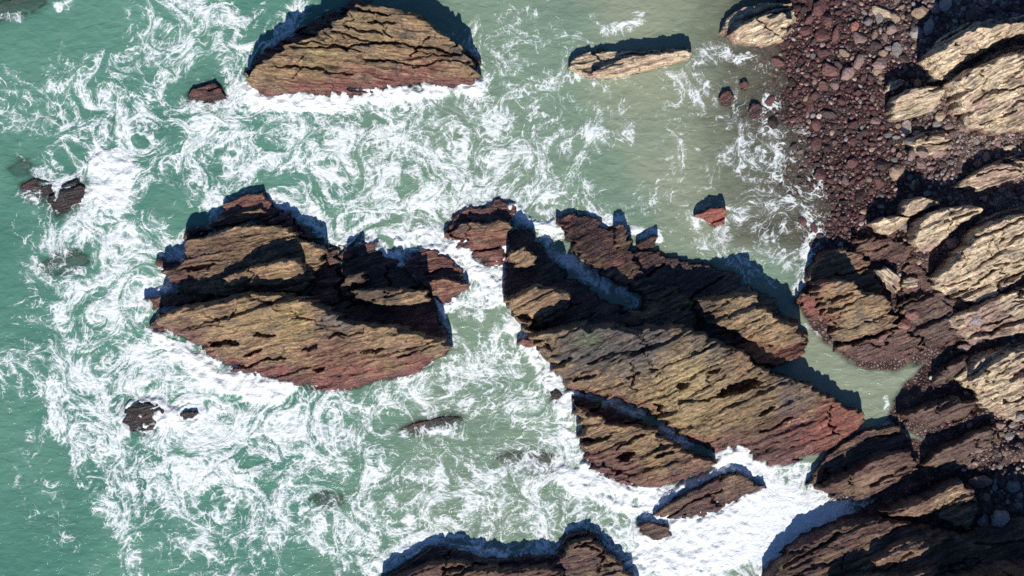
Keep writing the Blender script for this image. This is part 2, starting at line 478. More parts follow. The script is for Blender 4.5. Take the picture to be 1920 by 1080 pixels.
rock('sea_stack', 'large brown layered island rock left of the narrow foaming gap', 'rock', [
    sl([(287,604),(300,588),(340,574),(400,562),(467,546),(547,551),(583,560),(617,577),(650,598),(707,606),(767,616),(800,630),(842,640),(842,655),(807,683),(767,707),(697,722),(640,738),(590,738),(548,727),(500,716),(450,712),(410,695),(370,665),(340,640),(300,626)], 2.5, zs=.12, part='dip_slope', pw=.75, amp=.75),
    sl([(345,455),(397,440),(447,420),(493,420),(540,424),(567,450),(600,466),(612,486),(590,520),(560,548),(480,552),(400,556),(333,545),(320,526),(300,508),(330,500),(350,480)], 1.2, zs=.95, part='upper_ledge', pw=1.0, amp=1.0),
    sl([(404,522),(440,510),(478,496),(520,488),(558,484),(576,500),(572,522),(530,536),(470,538),(420,536)], 2.2, zs=1.5, zx=[(404,1.5),(470,1.8),(500,2.2),(540,2.5),(574,2.4)], part='upper_ledge', steep=6, pw=1.0, amp=.6),
    sl([(600,468),(650,458),(697,448),(727,484),(750,494),(787,534),(807,560),(823,578),(826,600),(840,638),(760,625),(680,610),(620,590),(585,560),(590,500)], 0.15, zs=.45, part='shelf', steep=2.2, amp=.7),
    sl([(660,544),(700,540),(750,541),(800,546),(806,562),(760,574),(700,570),(665,560)], 1.95, zs=1.5, part='upper_ledge', steep=9, amp=.5),
    sl([(640,520),(672,512),(690,520),(676,534),(650,536)], 1.9, zs=1.6, part='upper_ledge', steep=9, amp=.4),
    sl([(392,418),(440,402),(498,392),(500,404),(450,416),(400,428)], 0.6, zs=.5, part='rib', amp=.5),
    sl([(430,380),(457,364),(497,360),(503,374),(530,394),(567,422),(598,452),(560,440),(500,415),(440,410),(400,416)], 0.2, zs=.3, part='foot_ledge'),
    sl([(446,372),(470,364),(498,361),(498,370),(460,380)], 0.4, zs=.35, part='rib', amp=.4),
    sl([(343,434),(383,424),(400,430),(370,450),(350,455)], 0.4, part='foot_ledge'),
    sl([(292,497),(300,485),(345,496),(392,514),(380,524),(340,522),(310,512)], 0.32, zs=.3, part='rib'),
    sl([(274,562),(318,550),(360,548),(400,552),(380,566),(330,572),(290,578)], 0.5, zs=.4, part='rib'),
    sl([(286,608),(292,590),(330,582),(330,610),(300,622)], 0.35, zs=.3, part='foot_ledge'),
    ], strike=13, seed=41, pits=[(415,642,26,8,8,.5),(445,640,14,7,0,.4),(503,627,20,6,-5,.4),(590,650,18,5,20,.35),(700,655,22,5,15,.35),(380,500,30,6,10,.35),(480,660,20,4,12,.3),(600,690,16,5,15,.3)],
    cuts=[([(470,548),(520,570),(600,600),(660,628)], 5, .16), ([(640,560),(640,470)], 6, .25), ([(400,585),(440,612)], 3, .12)],
    spots=[(560,600,60,(.33,.235,.105),.7),(650,595,45,SLATE*1.4,.8),(640,700,90,RED,.75),(480,590,60,(.28,.2,.1),.6),(780,690,60,RED,.7),(345,500,75,MAROON*1.4,.75),(350,640,70,MAROON*1.5,.7),(430,470,60,BROWN*.9,.6),(700,520,110,DARK*1.6,.75),(640,645,60,BROWN,.5)])  # the dark spot paints shade onto the north-east shelf; the rest are stone
rock('sea_rock', 'small red-brown rock across the cleft at the east end of the layered island', 'rock', [
    sl([(795,530),(830,522),(876,530),(866,554),(845,568),(826,572),(806,552)], 0.75, zs=.15, part='dip_slope', amp=.5),
    sl([(757,494),(780,474),(805,465),(830,480),(852,491),(872,520),(850,540),(800,540),(785,528)], 0.2, zs=.3, part='shelf', steep=1.6)], strike=10, seed=53)

rock('sea_rock', 'brown hump of rock at the head of the foaming gap with water spilling off', 'rock', [
    sl([(838,440),(858,424),(882,414),(908,417),(950,412),(958,430),(952,470),(938,500),(905,500),(885,478),(868,464),(848,452)], 0.75, zs=.15, part='dip_slope', amp=.6),
    sl([(834,434),(853,406),(880,387),(905,392),(933,374),(962,381),(968,398),(954,414),(900,425),(850,440)], 0.15, zs=.25, part='foot_ledge', steep=1.6)], strike=8, seed=59)

rock('headland', 'biggest central rock mass with steep shaded north face and pale bedded slope', 'rock', [
    # sunny dip slope
    sl([(960,590),(985,600),(1004,622),(1035,614),(1070,606),(1140,606),(1187,616),(1213,609),(1273,606),(1307,619),(1347,639),(1397,659),(1430,685),(1463,702),(1513,719),(1550,734),(1582,754),(1640,782),(1640,802),(1622,824),(1572,858),(1526,868),(1504,880),(1462,886),(1437,873),(1405,850),(1350,862),(1297,833),(1273,825),(1240,795),(1203,771),(1140,752),(1070,740),(1053,713),(1030,680),(1017,663),(1000,643),(973,606)], 3.3, zs=.12, part='dip_slope', pw=.62, amp=.95, zx=[(960,2.3),(1010,2.8),(1090,3.3),(1280,3.3),(1340,2.5),(1430,1.7),(1510,1.1),(1560,1.0),(1640,.7)]),
    sl([(1000,650),(1060,615),(1190,640),(1280,640),(1340,700),(1250,730),(1120,720),(1050,700)], 2.5, zs=1.7, part='upper_ledge', amp=.8, steep=1.2),
    # western knob
    sl([(944,560),(962,552),(1000,534),(1032,533),(1080,560),(1058,590),(1010,618),(975,606),(952,580)], 2.5, zs=1.1, part='knob', amp=.8),
    sl([(952,440),(975,430),(1002,432),(1022,448),(1050,484),(1080,512),(1112,536),(1150,556),(1200,572),(1200,620),(1050,620),(960,580),(944,548),(950,493)], 0.15, zs=.55, part='shelf', steep=2.2, amp=.8),
    sl([(955,470),(985,462),(1005,478),(1000,500),(965,506)], 1.75, zs=1.5, part='upper_ledge', steep=9, amp=.7),
    # north-eastern mass in shade
    sl([(1042,408),(1075,401),(1105,407),(1140,432),(1154,420),(1173,424),(1182,472),(1230,470),(1282,490),(1347,502),(1382,522),(1410,548),(1440,554),(1468,588),(1493,608),(1512,636),(1512,660),(1450,690),(1340,640),(1200,618),(1190,566),(1160,546),(1120,512),(1090,486),(1068,452)], 0.25, zs=.65, part='shelf', steep=2.4, amp=.7),
    sl([(1300,562),(1343,556),(1380,549),(1415,552),(1424,576),(1452,590),(1490,612),(1513,640),(1470,655),(1420,645),(1370,622),(1335,612),(1305,590)], 1.9, zs=1.25, part='upper_ledge', amp=.9),
    sl([(1170,600),(1190,560),(1260,540),(1300,560),(1310,600),(1290,625),(1200,625)], 1.1, zs=1.6, part='shelf', steep=1.1),
    sl([(1150,422),(1172,424),(1180,452),(1182,480),(1206,515),(1190,520),(1165,480),(1154,450)], 0.75, zs=.6, part='rib', steep=9, amp=.5),
    sl([(1195,452),(1225,444),(1238,450),(1226,464),(1200,468)], 0.35, part='foot_ledge'),
    sl([(972,640),(985,628),(1002,640),(1004,652),(985,653)], 0.4, part='foot_ledge'),
    ], strike=24, seed=67, pits=[(1378,722,44,11,18,.8),(1234,763,14,6,-30,.6),(1272,718,12,8,20,.5),(1092,705,22,5,15,.4),(1330,690,16,5,20,.35),(1430,765,18,5,22,.4),(1180,700,20,4,20,.3)],
    cuts=[([(1020,440),(1060,488),(1105,522),(1150,548),(1190,566)], 24, 1.9), ([(1186,616),(1200,655),(1225,700)], 4, .18), ([(1060,742),(1140,758),(1200,776),(1250,806),(1300,838),(1350,868)], 13, .9), ([(980,590),(1010,615)], 4, .15)],
    spots=[(1100,640,105,SLATE*.8,.95),(1200,645,95,SLATE*.95,.9),(1310,660,70,SLATE*.85,.9),(1285,520,150,DARK*1.4,.85),(1050,500,70,DARK*1.8,.6),(1420,840,130,MAROON*1.1,.75),(1280,690,70,(.40,.30,.165),.7),(1480,830,70,MAROON*1.2,.7),(1095,632,34,(.10,.13,.06),.5),(1560,790,80,(.26,.085,.07),.85),(1500,800,60,RED,.6),(1105,440,100,MAROON*.5,1.0),(1200,470,80,MAROON*.5,.95),(1400,560,80,(.36,.27,.16),.5),(1280,740,110,(.33,.245,.125),.75),(1480,740,60,SLATE*1.1,.5),(1400,770,60,(.24,.18,.09),.5)])  # dark spots paint north-face shade; deep maroon ones mix stone colour with shade
rock('sea_rock', 'low brown ledge rock south of the cleft, under the big headland slope', 'rock', [
    sl([(1072,762),(1100,768),(1140,790),(1180,800),(1215,800),(1245,818),(1280,842),(1345,872),(1330,888),(1280,905),(1257,912),(1220,922),(1173,910),(1140,897),(1107,882),(1097,860),(1092,825),(1088,785)], 1.15, zs=.15, part='dip_slope', amp=1.0, pw=.6),
    sl([(1066,746),(1100,752),(1150,770),(1200,790),(1150,800),(1100,780)], 0.35, zs=.3, part='foot_ledge'),
    ], strike=20, seed=73, pits=[(1172,852,20,9,25,.6),(1105,822,18,5,15,.35),(1245,845,18,5,20,.35)], spots=[(1210,850,60,(.24,.17,.085),.5),(1150,890,80,MAROON*1.2,.8),(1300,885,60,MAROON*1.2,.7)])
rock('sea_rock', 'flat brown slab in white surf below the cleft mouth', 'rock', [
    sl([(1226,968),(1262,938),(1312,912),(1352,894),(1392,892),(1422,906),(1440,916),(1400,930),(1370,945),(1340,965),(1300,975),(1250,972)], 0.55, zs=.12, amp=.7)], strike=22, seed=79, hue='wetsea')
rock('sea_rock', 'small dark rock awash in surf near the bottom edge', 'rock', [
    sl([(1197,986),(1216,978),(1250,988),(1262,1004),(1236,1016),(1206,1006)], 0.42, zs=.15)], strike=15, seed=83, hue='wetsea', jag=.6)
rock('sea_stack', 'dark layered rock cut off by the bottom edge of the picture', 'rock', [
    sl([(715,1096),(780,1066),(815,1050),(860,1052),(900,1062),(950,1066),(1000,1060),(1045,1062),(1060,1080),(1060,1160),(715,1160)], 1.1, zs=.8, part='dip_slope', pw=.5),
    sl([(1030,1075),(1055,1036),(1072,1018),(1103,1006),(1126,1018),(1140,1036),(1173,1066),(1192,1090),(1192,1160),(1030,1160)], .8, zs=.4, part='dip_slope', pw=.6),
    sl([(722,1086),(780,1044),(815,1024),(850,1030),(885,1045),(945,1047),(1000,1040),(1040,1045),(1052,1021),(1072,1002),(1103,994),(1127,1010),(1130,1030),(1050,1080),(900,1090),(740,1100)], 0.3, zs=.4, part='foot_ledge', steep=2.2),
    ], strike=16, seed=89, hue='wetsea')
rock('sea_rock', 'long pale slab rock with a blue-black shadow, right of the broad tan sea rock', 'rock', [
    sl([(1106,136),(1132,124),(1172,108),(1235,101),(1282,95),(1299,99),(1298,108),(1250,121),(1180,138),(1120,146)], 0.95, zs=.35, part='dip_slope', amp=.3, steep=9, pw=.5),
    sl([(1063,128),(1084,104),(1123,92),(1174,98),(1240,92),(1284,88),(1300,94),(1280,104),(1160,120),(1110,146),(1082,138)], 0.42, zs=.3, part='foot_ledge'),
    ], strike=12, seed=97, hue='land', spots=[(1210,112,100,(.58,.43,.29),1.0),(1110,136,22,PINK*.7,.9)], jag=.45)
rock('sea_rock', 'cream boulder with dark foot at the water line, top of the shingle beach', 'rock', [
    sl([(1362,64),(1379,52),(1413,32),(1459,22),(1490,37),(1478,54),(1467,72),(1423,80),(1382,76)], 1.3, zs=.35, part='dip_slope', amp=.5, pw=.6),
    sl([(1350,60),(1356,38),(1385,16),(1440,6),(1486,6),(1494,36),(1480,62),(1466,80),(1423,86),(1378,80)], 0.4, zs=.25, part='foot_ledge')],
    strike=24, seed=101, hue='land', jag=.45, spots=[(1365,66,16,(.25,.13,.09),.8)])
rock('sea_rock', 'little red pointed rock on the grey bay water beside the beach wash', 'rock', [
    sl([(1303,402),(1330,391),(1360,388),(1368,404),(1360,421),(1345,425),(1324,412)], 0.62, zs=.15)], strike=14, seed=103, jag=.5, spots=[(1335,405,60,(.30,.10,.075),.9)])
rock('sea_rock', 'swirl-ringed dark rock breaking the surface in foam, lower left', 'rock', [
    sl([(232,786),(236,764),(258,756),(292,758),(308,768),(300,784),(284,808),(262,812),(242,806)], 0.2, zs=.05, amp=.5, steep=1.2)], strike=10, seed=107, hue='dark', jag=.9)
rock('sea_rock', 'tiny dark rock just right of the swirl-ringed rock', 'rock', [
    sl([(337,778),(352,770),(370,774),(362,784),(344,788)], 0.18, zs=.05)], strike=10, seed=109, hue='dark', jag=.4)
rock('sea_rock', 'glistening dark rock ridge barely awash south of the layered island', 'rock', [
    sl([(752,806),(790,790),(830,782),(864,782),(862,794),(820,800),(780,812)], 0.04, zs=-.12, amp=.35, steep=1.0)], strike=12, seed=113, hue='dark', jag=.6)
rock('sea_rock', 'submerged dark rock west of the low brown ledge', 'rock', [
    sl([(938,858),(960,850),(1000,848),(1040,858),(1058,872),(1040,884),(1000,882),(960,872)], -.06, zs=-.2, amp=.35, steep=1.0)], strike=-8, seed=127, hue='dark', jag=.7)
rock('sea_rock', 'drowned dark rock showing faintly between foam patches, lower middle', 'rock', [
    sl([(580,936),(605,920),(640,926),(646,944),(610,954)], -.12, zs=-.2, amp=.3)], strike=0, seed=131, hue='dark', jag=.7)
rock('sea_rock', 'small dark rock touching the foot of the headland above the cleft', 'rock', [
    sl([(1028,736),(1044,730),(1054,742),(1046,758),(1030,752)], 0.1, zs=.0, amp=.4)], strike=0, seed=137, hue='dark', jag=.4)
for i, (x, y, r) in enumerate(((1362,184,14),(1416,208,14),(1395,160,9))):
    rock('sea_rock', ['round dark red rock in the wash of the beach, nearest the bay', 'dark red rock streaming with foam, right of the nearest one in the wash', 'smallest of the dark rocks in the beach wash'][i], 'rock', [
        sl([(x - r, y), (x - .5 * r, y - .9 * r), (x + .6 * r, y - r), (x + r, y + .2 * r), (x + .4 * r, y + 1.1 * r), (x - .6 * r, y + .9 * r)], 0.2, zs=.05)], strike=30, seed=140 + i, jag=.4, spots=[(x, y, 60, MAROON, .8)])

for i, (poly, lab) in enumerate((
        ([(22,316),(40,302),(58,310),(52,326),(30,330)], 'faint drowned rock above the rock nearest the left edge'),
        ([(80,496),(105,478),(150,470),(165,492),(130,512),(95,512)], 'dark drowned reef patch in green water left of the surf'),
        ([(-30,20),(10,2),(70,-10),(84,6),(50,24),(0,34)], 'drowned grey reef in the top left corner'),
        ([(1370,205),(1385,196),(1400,206),(1390,220),(1374,218)], 'small drowned rock between the two dark red rocks of the beach wash'))):
    rock('sea_rock', lab, 'rock', [sl(poly, -.10, zs=-.2, amp=.5, steep=1.4)], strike=12, seed=240 + i, hue='dark', jag=.8)
# --- rocks of the shore
for i, (poly, zc, lab, sp) in enumerate((
        ([(1560,650),(1600,640),(1680,616),(1735,636),(1738,660),(1680,674),(1630,678),(1590,668)], .5, 'wet red-brown ledge along the north side of the pool', (.19,.10,.085)),
        ([(1684,566),(1740,548),(1800,562),(1828,600),(1790,650),(1740,652),(1696,620)], .62, 'dark stepped ledge between the domed rock and the right edge', (.13,.085,.075)),
        ([(1688,776),(1735,758),(1795,742),(1832,752),(1822,786),(1765,800),(1700,796)], .95, 'dark block of bedrock shading the east end of the pool', (.16,.10,.085)),
        ([(1742,852),(1800,822),(1862,796),(1884,826),(1842,868),(1784,886),(1736,874)], .85, 'brown ledge south-east of the pool above the gully', (.17,.115,.09)),
        ([(1746,712),(1786,676),(1822,664),(1812,694),(1780,730),(1752,728)], .85, 'low dark slab at the pool corner beside the narrow cream ledge', (.13,.09,.08)),
        ([(1700,486),(1716,478),(1752,540),(1800,572),(1780,596),(1722,566),(1690,556)], .32, 'flat red-brown ledge left of the large cracked slab', (.17,.085,.075)),
        ([(1600,444),(1640,446),(1690,452),(1716,474),(1690,498),(1640,490),(1610,478)], .34, 'wet maroon ledge above the smooth propped boulder', (.14,.065,.06)))):
    cxy = np.mean(poly, 0)
    rock('shore_rock', lab, 'rock', [sl(poly, zc, zs=.15, amp=1.15, pw=.7, steep=3.0)], strike=24, seed=260 + 7 * i, hue='wetsea', jag=1.3, spots=[(cxy[0], cxy[1], 90, sp, .6)])
rock('shore_rock', 'domed rock with shaded black top where the side channel meets the beach', 'rock', [
    sl([(1526,530),(1552,522),(1590,528),(1636,548),(1664,560),(1683,612),(1647,627),(1613,637),(1573,640),(1557,607),(1535,570)], 1.75, zs=.35, part='dip_slope', amp=.9, pw=.6),
    sl([(1560,612),(1590,592),(1622,578),(1650,584),(1684,612),(1640,632),(1575,642)], 1.15, zs=.4, part='lower_ledge', amp=.8),
    sl([(1518,508),(1540,472),(1586,464),(1614,474),(1634,500),(1660,540),(1640,560),(1560,545),(1520,530)], 0.55, zs=.5, part='foot_ledge', steep=1.6),
    sl([(1494,568),(1510,545),(1530,552),(1548,590),(1540,606),(1515,596)], 0.4, zs=.2, part='foot_ledge'),
    ], strike=20, seed=151, cuts=[([(1512,535),(1540,580),(1560,612)], 4, .2)], spots=[(1515,575,30,(.26,.10,.08),.9),(1530,530,22,(.26,.11,.085),.7),(1600,620,50,(.26,.2,.12),.6),(1545,600,30,(.36,.18,.13),.7)])
rock('shore_boulder', 'smooth cream boulder propped beside the domed black-topped rock', 'boulder', [
    sl([(1640,506),(1662,501),(1688,520),(1689,541),(1680,551),(1666,541),(1650,522)], 0.85, zs=.4, base=.3, amp=.25)], strike=-40, seed=157, hue='land', jag=.35, spots=[(1668,538,18,PINK,.8)])
rock('shore_boulder', 'low cream block just right of the smooth propped boulder', 'boulder', [
    sl([(1690,524),(1706,517),(1722,524),(1720,538),(1700,542),(1690,536)], 0.5, zs=.25, base=.3, amp=.3)], strike=10, seed=159, hue='land', jag=.35)
rock('shore_boulder', 'flat cream boulder, leftmost of the cluster below the big square shadow', 'boulder', [
    sl([(1632,421),(1654,407),(1682,404),(1708,408),(1694,424),(1670,442),(1647,437)], 0.95, zs=.35, base=.35, amp=.4)], strike=25, seed=163, hue='land', jag=.4)
rock('shore_boulder', 'pinkish cream boulder under the big square shadow, topmost of its cluster', 'boulder', [
    sl([(1692,402),(1699,374),(1727,369),(1771,382),(1741,391),(1714,404)], 1.5, zs=.7, base=.4, amp=.5)], strike=20, seed=167, hue='land', jag=.4, spots=[(1702,390,20,PINK*.8,.7)])
rock('shore_boulder', 'wedge-shaped cream boulder with white tip beside the long crevice', 'boulder', [
    sl([(1717,418),(1741,398),(1781,388),(1828,384),(1841,394),(1834,408),(1794,431),(1774,451),(1753,469),(1727,471),(1713,454)], 1.6, zs=.45, base=.4, amp=.5, pw=.55)], strike=24, seed=173, hue='land', jag=.4, spots=[(1760,455,24,(.68,.56,.40),1.0),(1730,462,18,PINK,.8)])
rock('shore_rock', 'large cracked cream slab at the right edge, middle height', 'rock', [
    sl([(1757,522),(1775,496),(1796,470),(1815,448),(1830,426),(1875,408),(1930,398),(1985,392),(1985,470),(1930,500),(1866,534),(1828,548),(1794,541)], 1.8, zs=.35, base=.45, amp=.95, pw=.6)], strike=25, seed=179, hue='land', jag=.7)
rock('shore_rock', 'long cream ridge in the top right corner with deep shadow above', 'rock', [
    sl([(1744,104),(1775,74),(1822,51),(1900,42),(1985,34),(1985,62),(1890,70),(1832,106),(1782,134),(1763,128)], 2.1, zs=.7, base=.5, amp=.7, pw=.55)], strike=27, seed=181, hue='land', jag=.55)
rock('shore_rock', 'broad rounded cream outcrop at the right edge under the top corner ridge', 'rock', [
    sl([(1782,152),(1814,131),(1864,110),(1930,92),(1985,80),(1985,212),(1930,220),(1880,224),(1832,220),(1808,201),(1794,178)], 2.0, zs=.3, base=.45, amp=.95, pw=.55)], strike=28, seed=191, hue='land', jag=.6, spots=[(1810,205,26,PINK*.8,.8),(1900,215,50,PINK*.8,.7)])
rock('shore_boulder', 'cream boulder in front of a black shadow, left of the broad rounded outcrop', 'boulder', [
    sl([(1670,202),(1681,178),(1714,164),(1774,160),(1771,188),(1754,208),(1682,224)], 1.5, zs=.35, base=.4, amp=.6)], strike=20, seed=193, hue='land', jag=.45)
rock('shore_boulder', 'pale cream sliver of stone behind the boulder with the black shadow', 'boulder', [
    sl([(1660,160),(1672,150),(1686,150),(1700,154),(1680,166),(1664,170)], 0.6, zs=.3, base=.4, amp=.3)], strike=20, seed=195, hue='land', jag=.35)
rock('shore_rock', 'flat pink-cream slab on the beach below the rounded outcrop', 'rock', [
    sl([(1718,262),(1745,254),(1772,252),(1774,264),(1740,272),(1720,270)], 0.65, zs=.3, base=.5, amp=.4)], strike=8, seed=197, hue='land', jag=.45)
rock('shore_rock', 'cream ledge just above the dark corner at the right edge', 'rock', [
    sl([(1808,336),(1840,318),(1890,300),(1985,286),(1985,318),(1900,326),(1850,338)], 0.75, zs=.35, base=.5, amp=.7)], strike=20, seed=199, hue='land', jag=.6, spots=[(1860,320,70,PINK*.8,.7)])
rock('shore_rock', 'pinkish stepped bedrock at the right edge below the cracked slab', 'rock', [
    sl([(1800,588),(1850,566),(1900,545),(1985,520),(1985,600),(1900,616),(1850,622),(1815,616)], 0.95, zs=.35, base=.35, amp=1.0)], strike=24, seed=203, hue='land', jag=.7, spots=[(1840,600,70,PINK*.75,.9)])
rock('shore_rock', 'cream bedded slab at the right edge above the grey stones', 'rock', [
    sl([(1826,708),(1858,676),(1892,656),(1985,640),(1985,775),(1930,772),(1880,762),(1836,742)], 1.25, zs=.3, base=.35, amp=1.0)], strike=26, seed=211, hue='land', jag=.7)
rock('shore_rock', 'narrow cream ledge between the pool and the right edge', 'rock', [
    sl([(1812,694),(1838,668),(1884,655),(1890,662),(1850,684),(1822,704)], 0.9, zs=.5, base=.35, amp=.4)], strike=26, seed=213, hue='land', jag=.45)
rock('shore_rock', 'brown slanting slab south of the pool, left of the dark gully', 'rock', [
    sl([(1530,916),(1560,902),(1600,878),(1632,862),(1668,850),(1698,842),(1716,862),(1722,884),(1680,910),(1657,930),(1613,940),(1567,933)], 1.15, zs=.2, part='dip_slope', amp=.9, pw=.6),
    sl([(1514,908),(1534,876),(1554,850),(1600,818),(1640,800),(1684,800),(1702,830),(1724,872),(1690,870),(1600,890)], 0.4, zs=.35, part='foot_ledge')],
    strike=22, seed=223, hue='wetsea', spots=[(1640,900,60,(.26,.16,.115),.7)])
rock('shore_rock', 'ragged brown and tan outcrop beside the dark gully at lower right', 'rock', [
    sl([(1655,956),(1690,946),(1730,930),(1770,908),(1800,900),(1828,922),(1834,955),(1828,998),(1796,988),(1762,968),(1720,972),(1682,972)], 1.35, zs=.5, base=.1, amp=1.2)], strike=24, seed=227, hue='wetsea', spots=[(1780,950,60,(.34,.245,.15),.85),(1700,960,40,(.28,.17,.12),.7)])
rock('shore_rock', 'dark shaded bedrock mass filling the bottom right corner', 'rock', [
    sl([(1622,1052),(1672,1018),(1712,1006),(1780,1003),(1768,1027),(1724,1058),(1690,1072),(1640,1072)], 1.5, zs=.9, part='upper_ledge', amp=1.0),
    sl([(1462,1052),(1508,1012),(1580,978),(1640,968),(1700,980),(1800,1000),(1830,1080),(1800,1190),(1500,1190),(1440,1090)], 0.85, zs=1.1, part='shelf', steep=1.8, amp=1.2),
    sl([(1560,1090),(1620,1076),(1700,1072),(1760,1060),(1780,1190),(1540,1190)], 1.7, zs=1.4, part='upper_ledge', amp=1.0),
    sl([(1760,1130),(1800,1096),(1860,1080),(1985,1060),(2030,1195),(1740,1195)], 4.4, zs=3.5, part='cliff', steep=3.5, amp=1.0),
    sl([(1780,1010),(1840,990),(1985,960),(1985,1190),(1780,1190)], 0.7, zs=1.0, base=.3, part='shelf', amp=.9),
    ], strike=22, seed=233, hue='wetsea', spots=[(1700,1040,70,(.27,.17,.115),.8),(1640,1090,60,(.30,.2,.12),.6)])

# ------------------------------------------------------------------ ground (sea bed, shingle bed, bedrock platform)
def ground_material():
    m, nt, b = new_mat('wet_shore_ground'); n = N(nt)
    c = n.attr('stone').outputs['Color']
    pos = n.node('ShaderNodeNewGeometry').outputs['Position']
    v1 = n.node('ShaderNodeTexVoronoi', feature='F1'); n.put(v1.inputs['Vector'], pos); n.put(v1.inputs['Scale'], 6.5)
    v2 = n.voro(pos, 6.5)
    gr = n.noise(pos, 14, 4, .6)
    sep = n.node('ShaderNodeSeparateColor'); n.put(sep.inputs[0], v1.outputs['Color'])
    f = n.math('MULTIPLY', n.mapr(sep.outputs[0], 0, 1, .55, 1.45, 'LINEAR'), n.mapr(gr, .3, .7, .6, 1.4, 'LINEAR'))
    f = n.math('MULTIPLY', f, n.mapr(v2, 0, .12, .45, 1.0))
    nt.links.new(n.vmath('SCALE', c, f), b.inputs['Base Color'])
    b.inputs['Roughness'].default_value = 0.38
    h = n.math('ADD', n.mapr(v2, 0, .25, 0, 1.0), n.math('MULTIPLY', gr, .5))
    nt.links.new(n.bump(h, 0.9, 0.06), b.inputs['Normal'])
    return m
def tensor(lo, hi, step, far):
    a = np.arange(lo, hi + .1, step)
    k = 30 * 1.45 ** np.arange(0, 20)
    k = np.cumsum(k); k = k[k < far]
    return np.concatenate([(lo - k)[::-1], a, hi + k])
gsx = np.concatenate([tensor(1240, 1990, 2.5, 30000)[:]])
gsy = tensor(-60, 1150, 2.5, 30000)
X, Y = np.meshgrid(gsx, gsy)
zg, sdg, bch = ground_h(X, Y)
u = X * math.cos(_a) - Y * math.sin(_a); v = -(X * math.sin(_a) + Y * math.cos(_a))
zg = zg + smooth(10, 80, sdg) * (1 - bch) * (strata(u, v, 400, 1.15) - 0.28)
n1 = fbm(u / 60, v / 22, 501, 4); n2 = fbm(X / 18, Y / 18, 503, 3)
cc = MAROON * 0.75 + smooth(-.2, .5, n1)[..., None] * (np.array((.070, .050, .042)) - MAROON * .75)
cc = cc + ((1 - bch) * smooth(-.1, .5, n2 + .5 * n1))[..., None] * (np.array((.17, .10, .08)) - cc)
cc = cc + (smooth(110, 300, sdg) * .8)[..., None] * (np.array((.27, .195, .17)) * (0.7 + .6 * smooth(-.4, .4, n2)[..., None]) - cc)
cc = cc * smooth(-1.4, .0, zg)[..., None] * .8 + cc * .2
me = bpy.data.meshes.new('shore_ground')
set_mesh(me, np.stack([wx(X), wy(Y), zg], -1).reshape(-1, 3), grid_faces(X.shape[1], X.shape[0]))
attr(me, 'stone', 'FLOAT_COLOR', np.concatenate([cc, np.ones(cc.shape[:2] + (1,))], -1).reshape(-1, 4))
shade(me, False)
me.materials.append(ground_material())
o = bpy.data.objects.new('shore_ground', me); col.objects.link(o); tag(o, kind='structure')

# ------------------------------------------------------------------ sea
def blur(a, r, it=3):
    for _ in range(it):
        for ax in (0, 1):
            p = np.pad(a, [(r + 1, r) if q == ax else (0, 0) for q in (0, 1)], mode='edge')
            c = np.cumsum(p, axis=ax)
            a = (np.take(c, range(2 * r + 1, c.shape[ax]), ax) - np.take(c, range(0, c.shape[ax] - 2 * r - 1), ax)) / (2 * r + 1)
    return a

rockmask = (HM > 0.12).astype(float)
near_rock = blur(rockmask, 9)
TOP = np.maximum(HM, ZG)

EDDIES = ((200,690,60,2.2),(380,780,70,-2.0),(380,180,70,1.6),(470,200,50,-1.2),(930,150,60,1.8),(270,785,50,2.0),(1050,260,60,-1.6),(600,330,60,1.4),(350,870,80,1.3),(230,440,60,-1.4),(1340,425,40,1.8),(700,860,70,1.2),(860,960,60,-1.2),(150,840,60,1.0),(1450,440,50,1.2))
